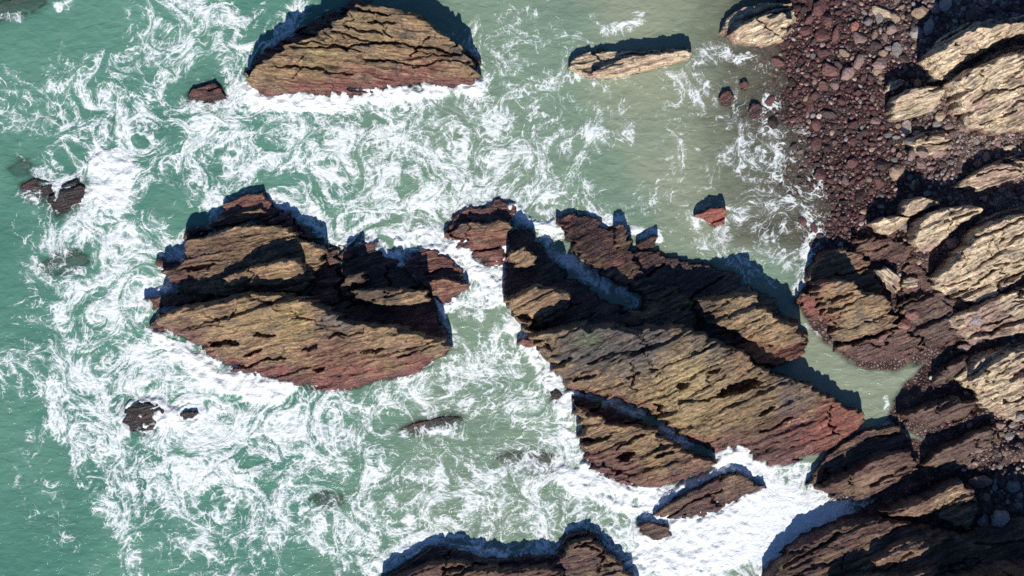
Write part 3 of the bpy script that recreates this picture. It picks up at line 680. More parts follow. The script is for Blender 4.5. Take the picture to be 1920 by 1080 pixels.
# foam: (points, half width px, density)
FOAM = [
 ([(120,640),(200,760),(300,880),(420,980)], 100, .40), ([(420,980),(560,900),(700,950),(900,980)], 95, .40), ([(560,820),(720,780),(960,760),(1000,900)], 80, .36),
 ([(150,230),(320,250),(500,260),(700,270),(900,280),(1010,330)], 85, .44), ([(330,60),(440,120),(430,240)], 70, .40), ([(900,120),(960,220)], 60, .30),
 ([(130,440),(200,540),(150,620)], 70, .48), ([(880,640),(930,720),(960,800)], 60, .38), ([(1300,200),(1400,300),(1450,420)], 80, .26), ([(1030,960),(1100,1000)], 70, .5),
 ([(20,180),(100,200),(160,180)], 60, .24), ([(40,760),(60,900),(120,1000)], 50, .16), ([(1120,300),(1250,330)], 90, .2), ([(1000,60),(1080,160)], 70, .2),
 ([(470,180),(560,188),(640,190),(720,178),(800,168),(885,158)], 24, 1.15),
 ([(500,215),(600,215),(700,205),(820,190)], 26, .62),
 ([(195,310),(225,335),(205,365)], 38, 1.15), ([(150,330),(110,320),(70,330)], 16, .55), ([(60,395),(100,420),(150,410)], 16,.35),
 ([(110,450),(180,425),(250,440),(330,470)], 36, .86), ([(150,520),(210,500),(280,520),(330,540)], 42, .82),
 ([(310,510),(335,520)], 14, 1.2), ([(300,545),(330,545)], 8, 1.1),
 ([(180,600),(240,590),(280,560)], 40, .80), ([(110,560),(140,620),(90,670),(50,700)], 30, .5),
 ([(300,640),(350,670),(400,705),(470,722),(530,722)], 24, 1.15), ([(420,725),(480,735),(530,712)], 16, 1.25),
 ([(60,690),(130,680),(200,690),(280,710),(380,740)], 48, .74),
 ([(240,700),(200,740),(180,790),(220,830),(300,830)], 34, .66),
 ([(310,740),(360,760),(410,790),(380,820),(320,800)], 36, .86),
 ([(300,770),(330,790)], 24, .95),
 ([(95,740),(105,800),(140,850),(160,910),(200,960),(225,1020),(260,1085)], 15, .62),
 ([(270,860),(350,880),(430,850),(520,800),(600,760)], 62, .70),
 ([(250,920),(340,940),(440,960),(530,980)], 52, .60),
 ([(420,880),(500,900),(560,950)], 50, .52),
 ([(190,920),(230,980)], 26, .46),
 ([(560,800),(640,850),(700,810),(740,760),(820,720),(880,680)], 28, .62),
 ([(690,840),(620,900),(720,940),(820,930),(920,920),(1000,960)], 52, .50),
 ([(640,1010),(740,990),(840,990),(930,985)], 34, .62), ([(700,1060),(760,1040),(810,1015)], 18, .9),
 ([(860,1035),(900,1035),(945,1040)], 12, .95), ([(1010,1030),(1045,1020)], 10, .6),
 ([(760,820),(800,812),(850,800)], 8, .85),
 ([(1000,640),(1030,700),(1060,760),(1075,830),(1090,880)], 24, .95),
 ([(960,700),(1000,760),(1020,820)], 34, .52), ([(900,760),(940,820),(1000,900)], 40, .38),
 ([(1060,890),(1140,915),(1220,940),(1240,980)], 30, 1.08), ([(1040,960),(1120,980),(1180,1010)], 46, .66),
 ([(1150,1000),(1180,1050),(1200,1090)], 22, .95), ([(1230,1020),(1320,1000),(1420,965),(1530,965)], 42, 1.38),
 ([(1260,1060),(1360,1040),(1460,1010)], 40, 1.2), ([(1450,945),(1520,960),(1565,965)], 26, 1.3),
 ([(1358,868),(1400,862),(1450,900),(1490,925)], 22, 1.35), ([(1230,945),(1280,915),(1345,885)], 9, 1.2),
 ([(1410,1075),(1460,1050),(1510,1010)], 18, .7), ([(1500,900),(1530,880),(1580,845),(1640,815)], 7, .95), ([(1528,915),(1560,880)],4,.8),
 ([(1590,940),(1620,945),(1650,940)], 8, .7), ([(1480,880),(1510,890),(1520,920)], 14, .6),
 ([(50,352),(100,350),(150,362)], 16, .75), ([(240,812),(230,780),(250,752),(300,752),(312,780),(290,815)], 10, 1.05), ([(262,770),(275,800)], 5, 1.1), ([(330,770),(375,790)], 10, .9),
 ([(760,812),(810,806),(860,796)], 7, .9), ([(945,872),(1000,878),(1050,880)], 12, .6), ([(350,192),(385,200),(420,190)], 9, .9), ([(95,350),(100,395)], 9, .9),
 # narrow gap and channels
 ([(760,440),(820,450),(860,475),(900,515),(925,560)], 24, 1.1), ([(940,450),(930,500),(945,560)], 14, 1.05), ([(900,540),(900,580)], 22, .85),
 ([(835,580),(850,560),(870,570)], 12, 1.1), ([(815,545),(825,570),(838,610)], 8, 1.1), ([(845,620),(850,680)], 7, .6),
 ([(960,590),(985,620),(1005,660)], 14, .95), ([(900,690),(920,650),(930,600)], 8, .62),
 ([(860,690),(880,740),(840,780)], 30, .45),
 ([(500,372),(560,385),(610,420),(640,440),(700,455),(740,480),(770,500)], 18, .86),
 ([(960,390),(990,415),(1030,430)], 13, 1.0), ([(1020,440),(1060,488),(1105,522),(1150,548),(1190,566)], 10, .84), ([(1035,420),(1050,440)],9,1.0),
 ([(1110,405),(1140,415),(1165,412)], 10, .85), ([(1180,440),(1230,440)], 10, .85), ([(1150,430),(1190,455)], 8, .5),
 ([(1060,742),(1080,738)], 8, 1.1), ([(1140,758),(1200,772)], 10, .9), ([(1245,805),(1290,832)], 8, .95),
 # north bay
 ([(400,320),(470,350),(540,330),(640,360),(740,390),(830,410)], 46, .78), ([(390,380),(420,378)], 14, .9),
 ([(440,260),(560,270),(680,290),(800,300),(900,330)], 62, .62), ([(640,340),(760,340),(880,370),(960,360)], 46, .56),
 ([(880,200),(940,250),(1000,300),(1030,350),(1000,390)], 38, .5), ([(1030,200),(1060,260),(1060,330),(1000,390)], 26, .46),
 ([(910,70),(955,120),(965,180),(920,230)], 32, .40), ([(880,110),(920,90)], 16, .45),
 ([(1110,250),(1145,262),(1180,250)], 15, .90), ([(1150,200),(1140,225)], 22, .55), ([(1200,170),(1210,190)],10,.4),
 ([(1135,50),(1165,55),(1205,30)], 9, .66), ([(1110,20),(1120,40)], 8, .4), ([(1070,90),(1090,60)], 6,.4), ([(1090,145),(1075,100)], 8, .4),
 ([(1000,80),(1020,110),(1010,60)], 8, .35), ([(1250,130),(1290,150),(1310,190)], 12, .5), ([(1310,430),(1350,440),(1320,455)], 14, .7),
 ([(1280,290),(1330,330),(1380,300)], 36, .34), ([(1080,330),(1180,350),(1260,380)], 40, .28),
 # north-west
 ([(330,20),(400,30),(450,60),(490,90)], 40, .62), ([(440,150),(430,190),(440,215)], 22, .78), ([(560,20),(520,60),(480,100)], 24, .6),
 ([(250,60),(300,110),(370,120),(420,130)], 26, .42), ([(160,210),(200,180),(230,200),(190,250)], 24, .55),
 ([(180,240),(230,290),(300,290),(380,270)], 30, .58), ([(300,150),(290,210),(350,230),(420,220)], 26, .62), ([(340,200),(380,205),(420,195)], 10, .8),
 ([(20,150),(60,180),(30,220),(80,240)], 18, .34), ([(100,130),(150,150)], 20, .34), ([(200,110),(260,150)], 20, .36), ([(115,10),(125,5)], 12, .5),
 ([(5,30),(40,35)], 6, .4),
 ([(160,430),(110,400)], 14, .5),
 # beach wash
 ([(1300,110),(1340,90),(1400,112),(1440,120)], 13, .58), ([(1310,140),(1335,180),(1350,195)], 10, .7),
 ([(1395,235),(1430,205),(1440,190)], 9, .75), ([(1400,260),(1430,240),(1450,250)], 16, .52), ([(1440,200),(1500,180),(1520,170)], 13, .44),
 ([(1500,220),(1510,260),(1480,290)], 12, .58), ([(1420,300),(1480,290),(1540,310)], 22, .48),
 ([(1400,350),(1440,390),(1500,370),(1570,330)], 22, .56), ([(1380,400),(1430,430),(1470,480),(1500,500)], 24, .66), ([(1460,440),(1520,420),(1560,440)], 26, .62),
 ([(1510,400),(1530,440),(1500,500)], 14, .86), ([(1480,500),(1500,520),(1495,550)], 10, .6), ([(1380,110),(1370,60)], 8, .4),
 ([(1520,140),(1530,120)], 8, .5), ([(1490,60),(1500,10)], 8, .6), ([(1570,40),(1560,0)], 6, .4),
 ([(1510,610),(1540,630),(1570,645)], 4, .62), ([(1660,745),(1665,790),(1640,815)], 4, .62),
 ([(1340,470),(1400,500),(1440,530)], 12, .34), ([(1600,430),(1630,440)], 8, .45), ([(1715,480),(1728,510)], 4, .3),
]
CLEAR = [((1215,300),(120,85),.6),((1340,270),(60,60),.3),((520,335),(45,20),.9),((420,320),(48,16),.5),((340,180),(30,26),.7),((480,232),(45,10),.6),((870,620),(26,40),.75),((680,790),(50,16),.45),((560,340),(22,14),.5),
         ((1150,330),(60,30),.3),((1160,180),(60,24),.4),((300,600),(6,6),.5),((20,560),(60,200),.4),((760,860),(70,22),.35),((470,1000),(50,30),.3)]

ssx = tensor(-60, 1990, 2.5, 30000); ssy = tensor(-60, 1150, 2.5, 30000)
X, Y = np.meshgrid(ssx, ssy)
D = np.zeros(X.shape)
Xf = X + 22 * fbm(X / 80, Y / 80, 601, 3); Yf = Y + 22 * fbm(X / 80, Y / 80, 611, 3)
for pts, w, val in FOAM:
    P = np.asarray(pts); r = 3.2 * w + 30
    j0, j1 = np.searchsorted(ssx, (P[:, 0].min() - r, P[:, 0].max() + r)); i0, i1 = np.searchsorted(ssy, (P[:, 1].min() - r, P[:, 1].max() + r))
    sub = np.s_[i0:i1, j0:j1]
    k = min(1.0, w / 24)
    xx = X[sub] + (Xf[sub] - X[sub]) * k; yy = Y[sub] + (Yf[sub] - Y[sub]) * k
    d = line_dist(pts, xx, yy) / w
    g = val * np.exp(-0.5 * np.maximum(d - .35, 0) ** 2 * 1.7)
    D[sub] = np.maximum(D[sub], g) + 0.08 * np.minimum(D[sub], g)
for (cx, cy), (rx, ry), a in CLEAR:
    D = D * (1 - a * np.exp(-(((Xf - cx) / rx) ** 2 + ((Yf - cy) / ry) ** 2)))
def samp(A):
    fx = np.clip((X - LX0) / S, 0, LNX - 1.001); fy = np.clip((Y - LY0) / S, 0, LNY - 1.001)
    ix = fx.astype(int); iy = fy.astype(int); fx = fx - ix; fy = fy - iy
    return (A[iy, ix] * (1 - fx) + A[iy, ix + 1] * fx) * (1 - fy) + (A[iy + 1, ix] * (1 - fx) + A[iy + 1, ix + 1] * fx) * fy
inframe = ((X > LX0) & (X < 2030) & (Y > LY0) & (Y < 1190))
top = np.where(inframe, samp(TOP), -2.6)
nr = np.where(inframe, samp(near_rock), 0)
seaward = smooth(1500, 1250, X) * smooth(-40, 60, Y * 0 + 60)
D = D + 0.20 * np.clip(nr * 2.2, 0, 1) * smooth(1480, 1300, X) * (0.6 + 0.8 * noise(X / 50, Y / 50, 620))
D = D * (1 + 0.22 * fbm(X / 36, Y / 36, 631, 3)) + 0.05 * fbm(X / 60, Y / 60, 633, 2)
openw = smooth(260, 40, X) + smooth(900, 1060, Y) * smooth(300, 60, X)
D = np.interp(D, [0, .3, .6, .9, 1.1, 1.5], [0, .28, .47, .66, .98, 1.5])
D = np.clip(np.where(inframe, D - .03, 0.1), 0, 1.5)
# the currents: a stream function with eddies that goes round the rocks; trace every point back along it
cs = 8.0
cgx = np.arange(-100, 2040, cs); cgy = np.arange(-100, 1200, cs)
CX, CY = np.meshgrid(cgx, cgy)
psi = 95 * fbm(CX / 210, CY / 210, 701, 2) + 26 * fbm(CX / 75, CY / 75, 703, 2)
for ex, ey, r, tw in EDDIES:
    psi = psi + 34 * tw * np.exp(-((CX - ex) ** 2 + (CY - ey) ** 2) / (r * r))
ci = np.clip(((CY - LY0) / S).astype(int), 0, LNY - 1); cj = np.clip(((CX - LX0) / S).astype(int), 0, LNX - 1)
wall = np.clip(blur(rockmask, 7)[ci, cj] * 1.6, 0, 1)
psi = psi * (1 - wall)
vxf, vyf = np.gradient(psi, cs)[0], -np.gradient(psi, cs)[1]      # (u, v) = (dpsi/dy, -dpsi/dx)
ax_, ay_ = X.copy(), Y.copy()
for _ in range(34):
    fx = np.clip((ax_ + 100) / cs, 0, len(cgx) - 1.001); fy = np.clip((ay_ + 100) / cs, 0, len(cgy) - 1.001)
    ix = fx.astype(int); iy = fy.astype(int); fx = fx - ix; fy = fy - iy
    bil = lambda A: (A[iy, ix] * (1 - fx) + A[iy, ix + 1] * fx) * (1 - fy) + (A[iy + 1, ix] * (1 - fx) + A[iy + 1, ix + 1] * fx) * fy
    ax_, ay_ = ax_ - 3.2 * bil(vxf), ay_ - 3.2 * bil(vyf)
streak = 0.62 * fbm(ax_ / 62, ay_ / 62, 711, 3) + 0.55 * (1 - 2.2 * np.abs(fbm(ax_ / 40, ay_ / 40, 713, 2))) * .5 + 0.3 * fbm(ax_ / 17, ay_ / 17, 715, 2)
D = np.clip(np.where(D < .98, D * (0.36 + 0.90 * smooth(-.45, .8, streak)) + 0.10 * streak * (D > .1), D), 0, 1.5)
# swell, chop and the piled-up foam
zsea = 0.05 * fbm(X / 130, Y / 90, 641, 3) + 0.02 * fbm(X / 22, Y / 16, 643, 3)
pile = smooth(.55, 1.25, D)
zsea = zsea + pile * (0.09 + 0.13 * fbm(X / 20, Y / 20, 645, 4)) * smooth(1560, 1440, X + .25 * (Y - 540))
zsea = zsea + smooth(.3, .8, D) * np.clip(nr * 2.5, 0, 1) * (0.05 + 0.17 * fbm(X / 13, Y / 13, 647, 3)) * smooth(1480, 1400, X)
zsea = np.where(inframe, zsea, 0)
depth = np.maximum(zsea - top, 0)
silt = smooth(900, 1280, X + 0.35 * (200 - Y) * (Y < 460) + 60 * fbm(X / 120, Y / 120, 651, 3)) * smooth(560, 430, Y)
silt = np.maximum(silt, 0.55 * smooth(500, 900, X + 80 * fbm(X / 150, Y / 150, 655, 3)))
silt = np.maximum(silt, smooth(1440, 1500, X) * smooth(520, 560, Y) * smooth(900, 850, Y) * .9)
kk = 4.2 - 2.2 * smooth(1250, 1400, X) * smooth(520, 440, Y) + 9.0 * smooth(1440, 1500, X) * smooth(560, 600, Y) * smooth(880, 840, Y)
clar = np.exp(-kk * depth) * .96
warpx = X + .16 * (ax_ - X) + 11 * fbm(X / 120, Y / 120, 661, 1) + 1.2 * fbm(X / 34, Y / 34, 663, 2)
warpy = Y + .16 * (ay_ - Y) + 11 * fbm(X / 120, Y / 120, 667, 1) + 1.2 * fbm(X / 34, Y / 34, 669, 2)
# eddies drag the foam lace round
for ex, ey, r, tw in EDDIES:
    dx = warpx - ex; dy = warpy - ey; a = 0.45 * tw * np.exp(-(dx * dx + dy * dy) / (r * r))
    warpx, warpy = ex + dx * np.cos(a) - dy * np.sin(a), ey + dx * np.sin(a) + dy * np.cos(a)

def sea_material():
    m, nt, b = new_mat('sea_water_and_foam'); n = N(nt)
    den = n.attr('foam').outputs['Fac']; cl = n.attr('clarity').outputs['Fac']; si = n.attr('silt').outputs['Fac']
    q = n.attr('drift').outputs['Vector']
    pos = n.node('ShaderNodeNewGeometry').outputs['Position']
    nz = n.node('ShaderNodeTexNoise'); n.put(nz.inputs['Vector'], q); nz.inputs['Scale'].default_value = 1.0; nz.inputs['Detail'].default_value = 1.5
    q2 = n.vmath('ADD', q, n.vmath('SCALE', n.vmath('SUBTRACT', nz.outputs['Color'], (0.5, 0.5, 0.5)), 0.22))
    nz3 = n.node('ShaderNodeTexNoise'); n.put(nz3.inputs['Vector'], q); nz3.inputs['Scale'].default_value = 4.5; nz3.inputs['Detail'].default_value = 3
    q3 = n.vmath('ADD', q2, n.vmath('SCALE', n.vmath('SUBTRACT', nz3.outputs['Color'], (0.5, 0.5, 0.5)), 0.045))
    br = n.noise(q, 2.2, 4, .6)           # where the lace thickens or breaks
    br2 = n.noise(q2, 0.62, 3, .55)
    fine = n.noise(q3, 9.0, 3, .65)
    de = n.math('ADD', den, n.math('ADD', n.math('MULTIPLY', n.math('SUBTRACT', br, .5), 1.0), n.math('MULTIPLY', n.math('SUBTRACT', br2, .5), 1.05)))
    de = n.math('ADD', de, n.math('MULTIPLY', n.math('SUBTRACT', fine, .5), .22))
    keep = 1.0
    # curling filaments (level lines of smooth noise) at three sizes, and a bubbly net of cells
    for sc_, off_, t0, gain, mx, st in ((0.75, 0.0, .08, .075, .036, .8), (1.6, 7.3, .12, .10, .05, .8), (3.2, 3.1, .18, .14, .08, .7), (6.0, 5.9, .34, .22, .13, .55)):
        wid = n.math('MINIMUM', n.math('MULTIPLY', n.math('MAXIMUM', n.math('SUBTRACT', de, t0), 0.0004), gain), mx)
        nn = n.noise(n.vmath('ADD', q3, (off_, off_ * 1.7, off_)), sc_, 2.2, .5)
        ln = n.mapr(n.math('ABSOLUTE', n.math('SUBTRACT', nn, .5)), 0.0, wid, st, 0.0)
        keep = n.math('MULTIPLY', keep, n.math('SUBTRACT', 1.0, ln))
    for sc_, t0, gain, mx, st in ((1.6, .20, .17, .11, .8), (3.6, .30, .34, .24, .8)):
        wid = n.math('MINIMUM', n.math('MULTIPLY', n.math('MAXIMUM', n.math('SUBTRACT', de, t0), 0.0005), gain), mx)
        ln = n.mapr(n.voro(q3, sc_), 0.0, wid, st, 0.0)
        keep = n.math('MULTIPLY', keep, n.math('SUBTRACT', 1.0, ln))
    solid = n.mapr(de, .82, 1.55, 0, 1)
    keep = n.math('MULTIPLY', keep, n.math('SUBTRACT', 1.0, solid))
    veil = n.mapr(de, .12, .95, 0, .48)
    keep = n.math('MULTIPLY', keep, n.math('SUBTRACT', 1.0, veil))
    foam = n.math('SUBTRACT', 1.0, keep)
    foam = n.math('MULTIPLY', foam, n.mapr(den, .03, .16, 0, 1))
    big = n.noise(pos, .14, 3, .5)
    teal = n.mix(n.mapr(big, .3, .7, 0, 1), C(.076, .205, .152), C(.124, .272, .200))
    bay = n.mix(n.mapr(n.noise(pos, .3, 4, .6), .3, .7, 0, 1), C(.245, .290, .200), C(.300, .318, .228))
    water = n.mix(si, teal, bay)
    aer = n.mapr(n.math('ADD', den, n.math('MULTIPLY', n.math('SUBTRACT', br2, .5), .9)), .15, .85, 0, .8)
    water = n.mix(aer, water, C(.27, .42, .345))
    fcol = n.mix(n.mapr(fine, .3, .7, 0, 1), C(.80, .84, .85), C(.93, .94, .94))
    colr = n.mix(foam, water, fcol)
    nt.links.new(colr, b.inputs['Base Color'])
    nt.links.new(n.mapr(foam, 0, 1, .15, .8, 'LINEAR'), b.inputs['Roughness'])
    b.inputs['IOR'].default_value = 1.33
    opac = n.math('SUBTRACT', 1.0, cl)
    nt.links.new(n.math('MAXIMUM', opac, n.math('MULTIPLY', foam, .97)), b.inputs['Alpha'])
    mp = n.node('ShaderNodeMapping'); n.put(mp.inputs['Vector'], pos); mp.inputs['Rotation'].default_value = (0, 0, math.radians(-25)); mp.inputs['Scale'].default_value = (1.0, 2.2, 1.0)
    rip = n.noise(mp.outputs[0], 1.6, 5, .62, .6)
    hb = n.math('ADD', n.math('MULTIPLY', rip, .25), n.math('MULTIPLY', n.math('MULTIPLY', n.noise(q, 5.0, 3, .65), den), .26))
    nt.links.new(n.bump(hb, .8, .28), b.inputs['Normal'])
    return m
me = bpy.data.meshes.new('sea')
set_mesh(me, np.stack([wx(X), wy(Y), zsea], -1).reshape(-1, 3), grid_faces(X.shape[1], X.shape[0]))
attr(me, 'foam', 'FLOAT', D.ravel()); attr(me, 'clarity', 'FLOAT', clar.ravel()); attr(me, 'silt', 'FLOAT', silt.ravel())
attr(me, 'drift', 'FLOAT_VECTOR', np.stack([warpx / PX, -warpy / PX, 0 * X], -1).reshape(-1, 3))
shade(me, False)
me.materials.append(sea_material())
o = bpy.data.objects.new('sea', me); col.objects.link(o); tag(o, kind='structure')

# ------------------------------------------------------------------ loose stones of the beach
rng = random.Random(7)
def ico(sub):
    import bmesh
    bm = bmesh.new(); bmesh.ops.create_icosphere(bm, subdivisions=sub, radius=1.0)
    bm.verts.ensure_lookup_table()
    v = np.array([w.co[:] for w in bm.verts]); f = np.array([[w.index for w in q.verts] for q in bm.faces])
    bm.free(); return v, f
ICO1, ICO2 = ico(2), ico(2)      # bmesh counts from 1: 42 and 162 vertices
def stone_shape(v, seed, cuts=11):
    r = np.random.RandomState(seed)
    p = v * 1.0
    for _ in range(cuts):                                   # knock flat facets off a round stone
        d = r.normal(size=3); d /= np.linalg.norm(d)
        lim = r.uniform(.42, .85)
        h = p @ d
        p = p - np.outer(np.maximum(h - lim, 0) * .9, d)
    for k in range(3):
        d = r.normal(size=3) * (1.6 + k); p = p * (1 + .07 / (k + 1) * np.sin(v @ d + r.uniform(0, 6)))[:, None]
    p = p / np.abs(p).max(0)
    p[:, 2] *= .75
    return p
def stone_mat():
    m, nt, b = new_mat('beach_stone'); n = N(nt)
    oi = n.node('ShaderNodeObjectInfo')
    tc = n.node('ShaderNodeTexCoord').outputs['Object']
    g = n.noise(n.vmath('ADD', tc, n.vmath('SCALE', oi.outputs['Location'], 3.1)), 2.6, 5, .65)
    nt.links.new(n.vmath('SCALE', oi.outputs['Color'], n.mapr(g, .3, .7, .6, 1.35, 'LINEAR')), b.inputs['Base Color'])
    nt.links.new(n.mapr(g, .3, .7, .36, .62, 'LINEAR'), b.inputs['Roughness'])
    nt.links.new(n.bump(g, .7, .15), b.inputs['Normal'])
    return m
M_STONE = stone_mat()
PROTO = []
for k in range(10):
    me = bpy.data.meshes.new('beach_boulder')
    set_mesh(me, stone_shape(ICO2[0], 900 + k), faces3=ICO2[1]); shade(me, True); me.materials.append(M_STONE); PROTO.append(me)

def top_z(x, y):
    i = int(np.clip((y - LY0) / S, 0, LNY - 1)); j = int(np.clip((x - LX0) / S, 0, LNX - 1))
    return ZG[i, j], HM[i, j]
def put_stone(k, x, y, rx, ry, rot, c, label, group=None, zbase=None):
    g, h = top_z(x, y)
    z = max(g, h) if zbase is None else zbase
    X_, Y_ = up_at((x, y), z + .2)
    o = bpy.data.objects.new('beach_boulder', PROTO[k % len(PROTO)])
    rz = 0.62 * min(rx, ry) * rng.uniform(.9, 1.2)
    o.location = (wx(X_), wy(Y_), z + rz / PX * .35)
    o.scale = (rx / PX, ry / PX, rz / PX / .75)
    o.rotation_euler = (rng.uniform(-.2, .2), rng.uniform(-.2, .2), math.radians(rot))
    o.color = (*c, 1); col.objects.link(o)
    tag(o, label, 'boulder', group)
    return o
cCR = (.52, .40, .27); cGR = (.22, .20, .19); cPK = (.30, .195, .175); cRD = (.170, .074, .068); cTN = (.34, .235, .16); cDR = (.088, .052, .050); cOR = (.36, .15, .10); cLG = (.34, .29, .27)
HAND = [
 (1658,24,23,9,-18,cCR,'flat cream slab stone among dark cobbles near the top edge'),
 (1681,31,9,9,0,cTN,'small tan stone touching the lower end of the flat cream slab stone'),
 (1605,48,9,8,20,cOR,'lone orange-red stone on the dark upper beach'),
 (1540,12,13,18,-20,cRD,'tall blocky red boulder at the top edge of the beach'),
 (1720,60,12,12,30,cLG,'round pale grey boulder, left one of the touching pair'),
 (1745,52,11,15,-20,cLG,'longer pale grey boulder, right one of the touching pair'),
 (1727,20,17,14,20,cTN,'mottled brown boulder above the touching grey pair'),
 (1756,17,9,12,0,cPK,'pinkish boulder between the mottled brown one and the corner shadow'),
 (1775,6,14,12,40,cLG,'grey boulder at the top edge beside the corner shadow'),
 (1673,55,11,9,0,cPK,'pink boulder below the flat cream slab stone'),
 (1650,32,7,13,10,cGR,'narrow grey stone left of the small tan stone'),
 (1585,98,10,8,-10,cTN,'tan boulder alone among dark gravel, mid beach'),
 (1613,115,9,14,-12,cPK,'upright oval pink boulder, mid beach'),
 (1652,117,15,12,15,cPK,'wide brownish pink boulder right of the upright oval one'),
 (1647,133,10,8,-15,cTN,'tan stone under the wide brownish pink boulder'),
 (1685,93,11,13,0,cGR,'grey oval boulder at the left end of the long black shadow'),
 (1658,97,9,8,10,cTN,'light brown stone above the wide brownish pink boulder'),
 (1543,67,14,16,20,cRD,'big red boulder, largest on the seaward side of the upper beach'),
 (1513,57,12,10,-20,cRD,'red boulder next to the waterline cream rock'),
 (1568,65,7,14,0,cRD,'narrow red boulder right of the biggest red one'),
 (1557,133,16,13,-20,cRD,'wide red boulder half way down the beach'),
 (1574,121,8,9,0,cDR,'dark red stone on the shoulder of the wide red boulder'),
 (1592,137,13,12,0,cPK,'squarish dull pink boulder right of the wide red one'),
 (1655,143,7,6,0,cPK,'small bright pink stone at the lip of the long black shadow'),
 (1685,322,16,15,0,cTN,'big domed tan boulder left of the square black shadow'),
 (1703,240,11,14,-10,cLG,'tall grey boulder below the cream boulder with a black shadow'),
 (1722,249,8,8,0,cLG,'round grey stone right of the tall grey boulder'),
 (1707,266,10,9,0,cGR,'round darker grey boulder under the tall grey one'),
 (1765,217,10,10,0,cCR,'cream cobble tucked between two cream outcrops'),
 (1758,232,9,8,0,cGR,'greenish grey cobble just below the tucked cream cobble'),
 (1762,287,14,9,10,cPK,'wide pink boulder above the square black shadow'),
 (1732,287,10,9,15,cPK,'pale pink boulder left of the wide pink one'),
 (1712,291,8,10,0,cPK,'reddish pink boulder, third left of the wide pink one'),
 (1807,238,7,7,0,cPK,'pink pebble under the rounded cream outcrop'),
 (1532,233,9,12,10,cRD,'red boulder in thin foam at the wash edge'),
 (1522,197,7,14,0,cRD,'thin upright red boulder above the wash edge'),
 (1557,213,18,8,-8,cDR,'long flat dark red slab on the lower beach'),
 (1643,227,10,9,0,cPK,'dull pink boulder left of the tall grey one'),
 (1852,292,8,12,-10,cTN,'tan boulder standing on the stony ground by the right cream ledge'),
 (1897,278,15,7,-5,cCR,'flat cream stone near the right edge above the cream ledge'),
 (1455,278,11,7,10,cRD,'red boulder ringed by grey wash water'),
 (1460,115,12,10,0,cRD,'red boulder in shallow wash below the waterline cream rock'),
 (1835,600,11,9,-10,cLG,'round pale grey stone on the dark platform right of the pool'),
 (1698,607,14,11,15,(.30,.13,.10),'brick red block on the platform right of the domed rock'),
 (1713,590,13,10,0,(.24,.11,.09),'dull red block touching the brick red one'),
 (1827,638,12,9,20,cPK,'pink block below the round pale grey stone'),
 (1810,650,12,8,10,cPK,'flat pink block left of the other pink block near the pool'),
 (1902,798,9,6,20,cLG,'pale oval stone at the right edge, middle of three'),
 (1895,818,9,8,0,cLG,'pale round stone at the right edge, lowest of three'),
 (1915,783,8,7,0,cLG,'pale stone at the right edge, highest of three'),
 (1837,845,8,6,0,cPK,'pink stone on the dark gully rim'),
 (1840,902,20,13,15,(.22,.15,.11),'big brown boulder above the ragged outcrop'),
 (1880,973,17,15,0,cGR,'largest grey boulder in the deep shade of the bottom right corner'),
 (1845,978,13,14,0,cGR,'grey boulder wedged between the ragged outcrop and the largest shaded one'),
 (1903,913,13,11,0,cGR,'grey boulder in shade at the right edge below the big brown boulder'),
 (1853,934,8,9,0,cTN,'tan cobble directly below the big brown boulder'),
 (1912,948,9,8,0,cGR,'small grey boulder in shade at the right edge'),
]
for k, (x, y, rx, ry, rot, c, lab) in enumerate(HAND):
    put_stone(k, x, y, rx * 1.08, ry * 1.08, rot, c, lab)
# scatter: big to small, no heavy overlaps
cells = {}
def free(x, y, r, ov=.78):
    a, b = int(x // 40), int(y // 40)
    for i in (a - 1, a, a + 1):
        for j in (b - 1, b, b + 1):
            for (px, py, pr) in cells.get((i, j), ()):
                if (px - x) ** 2 + (py - y) ** 2 < (ov * (pr + r)) ** 2: return False
    cells.setdefault((a, b), []).append((x, y, r)); return True
for h in HAND: free(h[0], h[1], max(h[2], h[3]), 0)
STONES = []
def zone(x, y):
    """how stony the ground is here"""
    if y < 470:
        sh = np.interp(y, [-60, 60, 110, 200, 290, 390, 470], [1470, 1455, 1425, 1455, 1480, 1530, 1530])
        if x > 1800 and y > 235: return .3
        return 1.0 if x > sh + 40 else .35 * max(0, (x - sh + 60) / 100)
    if 1660 < x and y < 640: return .22
    if x > 1860 and 770 < y < 1000: return .7
    if x > 1740 and y < 930: return .13
    return 0.0
sizes = sorted([7.0 + 6.5 * rng.random() ** 3 for _ in range(800)] + [2.3 + 4.0 * rng.random() ** 2.0 for _ in range(26000)], reverse=True)
for r in sizes:
    x = rng.uniform(1400, 1985); y = rng.uniform(-40, 1000)
    if rng.random() > zone(x, y): continue
    g, h = top_z(x, y)
    if h > g + .08 or g < -.32: continue
    if free(x, y, r): STONES.append((x, y, r, g))
print('stones', len(STONES))
def stone_colour(x, y):
    up = np.interp(x + 25 * math.sin(y / 37), [1480, 1600, 1700, 1800], [0, .25, .85, 1.2]) if y < 480 else .6 + .4 * (x > 1800)
    q = rng.random()
    global LOOK
    LOOK = 'pinkish'
    if q < .55 * (1 - up) + .12: LOOK = 'red'; c = np.array(cRD) * rng.uniform(.4, .95)
    elif q < .9 - .35 * up: LOOK = 'dark maroon'; c = np.array(cDR) * rng.uniform(.4, 1.1)
    elif rng.random() < .5: c = np.array(cPK) * rng.uniform(.5, 1.1)
    else: LOOK = 'grey or tan'; c = np.array((cGR, cLG, cTN)[rng.randrange(3)]) * rng.uniform(.6, 1.15)
    return c
big = [q for q in STONES if 0 < q[0] < 1930 and -5 < q[1] < 1085][:235]
rest = [q for q in STONES if q not in set(big)]
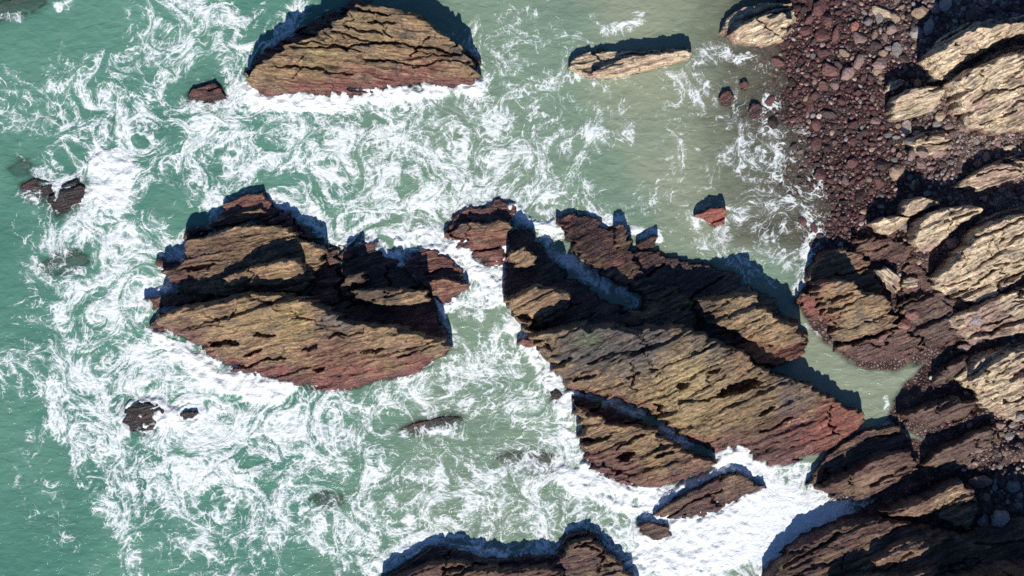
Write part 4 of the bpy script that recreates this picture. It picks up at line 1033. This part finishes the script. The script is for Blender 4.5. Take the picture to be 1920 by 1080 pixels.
for k, (x, y, r, g) in enumerate(big):
    c = stone_colour(x, y)
    where = ('in the wash at the water edge of the shingle beach' if g < .06 and y < 480 else 'on the seaward half of the shingle beach' if y < 480 and x < 1600
             else 'on the landward half of the shingle beach' if y < 480 else 'on the bedrock shore below the shingle beach')
    put_stone(k + 3, x, y, r * rng.uniform(.95, 1.25), r * rng.uniform(.75, 1.0), rng.uniform(0, 180), c, 'medium %s cobble %s' % (LOOK, where), '%s cobbles %s' % (LOOK, where), g)
# all the smaller shingle, one object
SH = [stone_shape(ICO1[0], 950 + k, 5) for k in range(12)]
nv = len(ICO1[0]); V = np.zeros((len(rest), nv, 3)); CV = np.ones((len(rest), nv, 4))
for k, (x, y, r, g) in enumerate(rest):
    p = SH[k % 12] * np.array((rng.uniform(.95, 1.3), rng.uniform(.7, 1.0), rng.uniform(.6, .9)))
    a = rng.uniform(0, 6.28); ca, sa = math.cos(a), math.sin(a)
    q = np.stack([p[:, 0] * ca - p[:, 1] * sa, p[:, 0] * sa + p[:, 1] * ca, p[:, 2]], -1) * (r / PX)
    X_, Y_ = up_at((x, y), g)
    V[k] = q + np.array((wx(X_), wy(Y_), g + .25 * r / PX)); CV[k, :, :3] = stone_colour(x, y)
F = (ICO1[1][None] + (np.arange(len(rest)) * nv)[:, None, None]).reshape(-1, 3)
me = bpy.data.meshes.new('shingle'); set_mesh(me, V.reshape(-1, 3), faces3=F)
attr(me, 'stone', 'FLOAT_COLOR', CV.reshape(-1, 4)); shade(me, True)
def shingle_mat():
    m, nt, b = new_mat('shingle_stone'); n = N(nt)
    pos = n.node('ShaderNodeNewGeometry').outputs['Position']
    g = n.noise(pos, 16, 3, .6)
    nt.links.new(n.vmath('SCALE', n.attr('stone').outputs['Color'], n.mapr(g, .3, .7, .65, 1.3, 'LINEAR')), b.inputs['Base Color'])
    b.inputs['Roughness'].default_value = .34
    nt.links.new(n.bump(g, .6, .03), b.inputs['Normal'])
    return m
me.materials.append(shingle_mat())
o = bpy.data.objects.new('shingle', me); col.objects.link(o)
tag(o, 'small dark red and grey shingle covering the beach', 'shingle', kind='stuff')
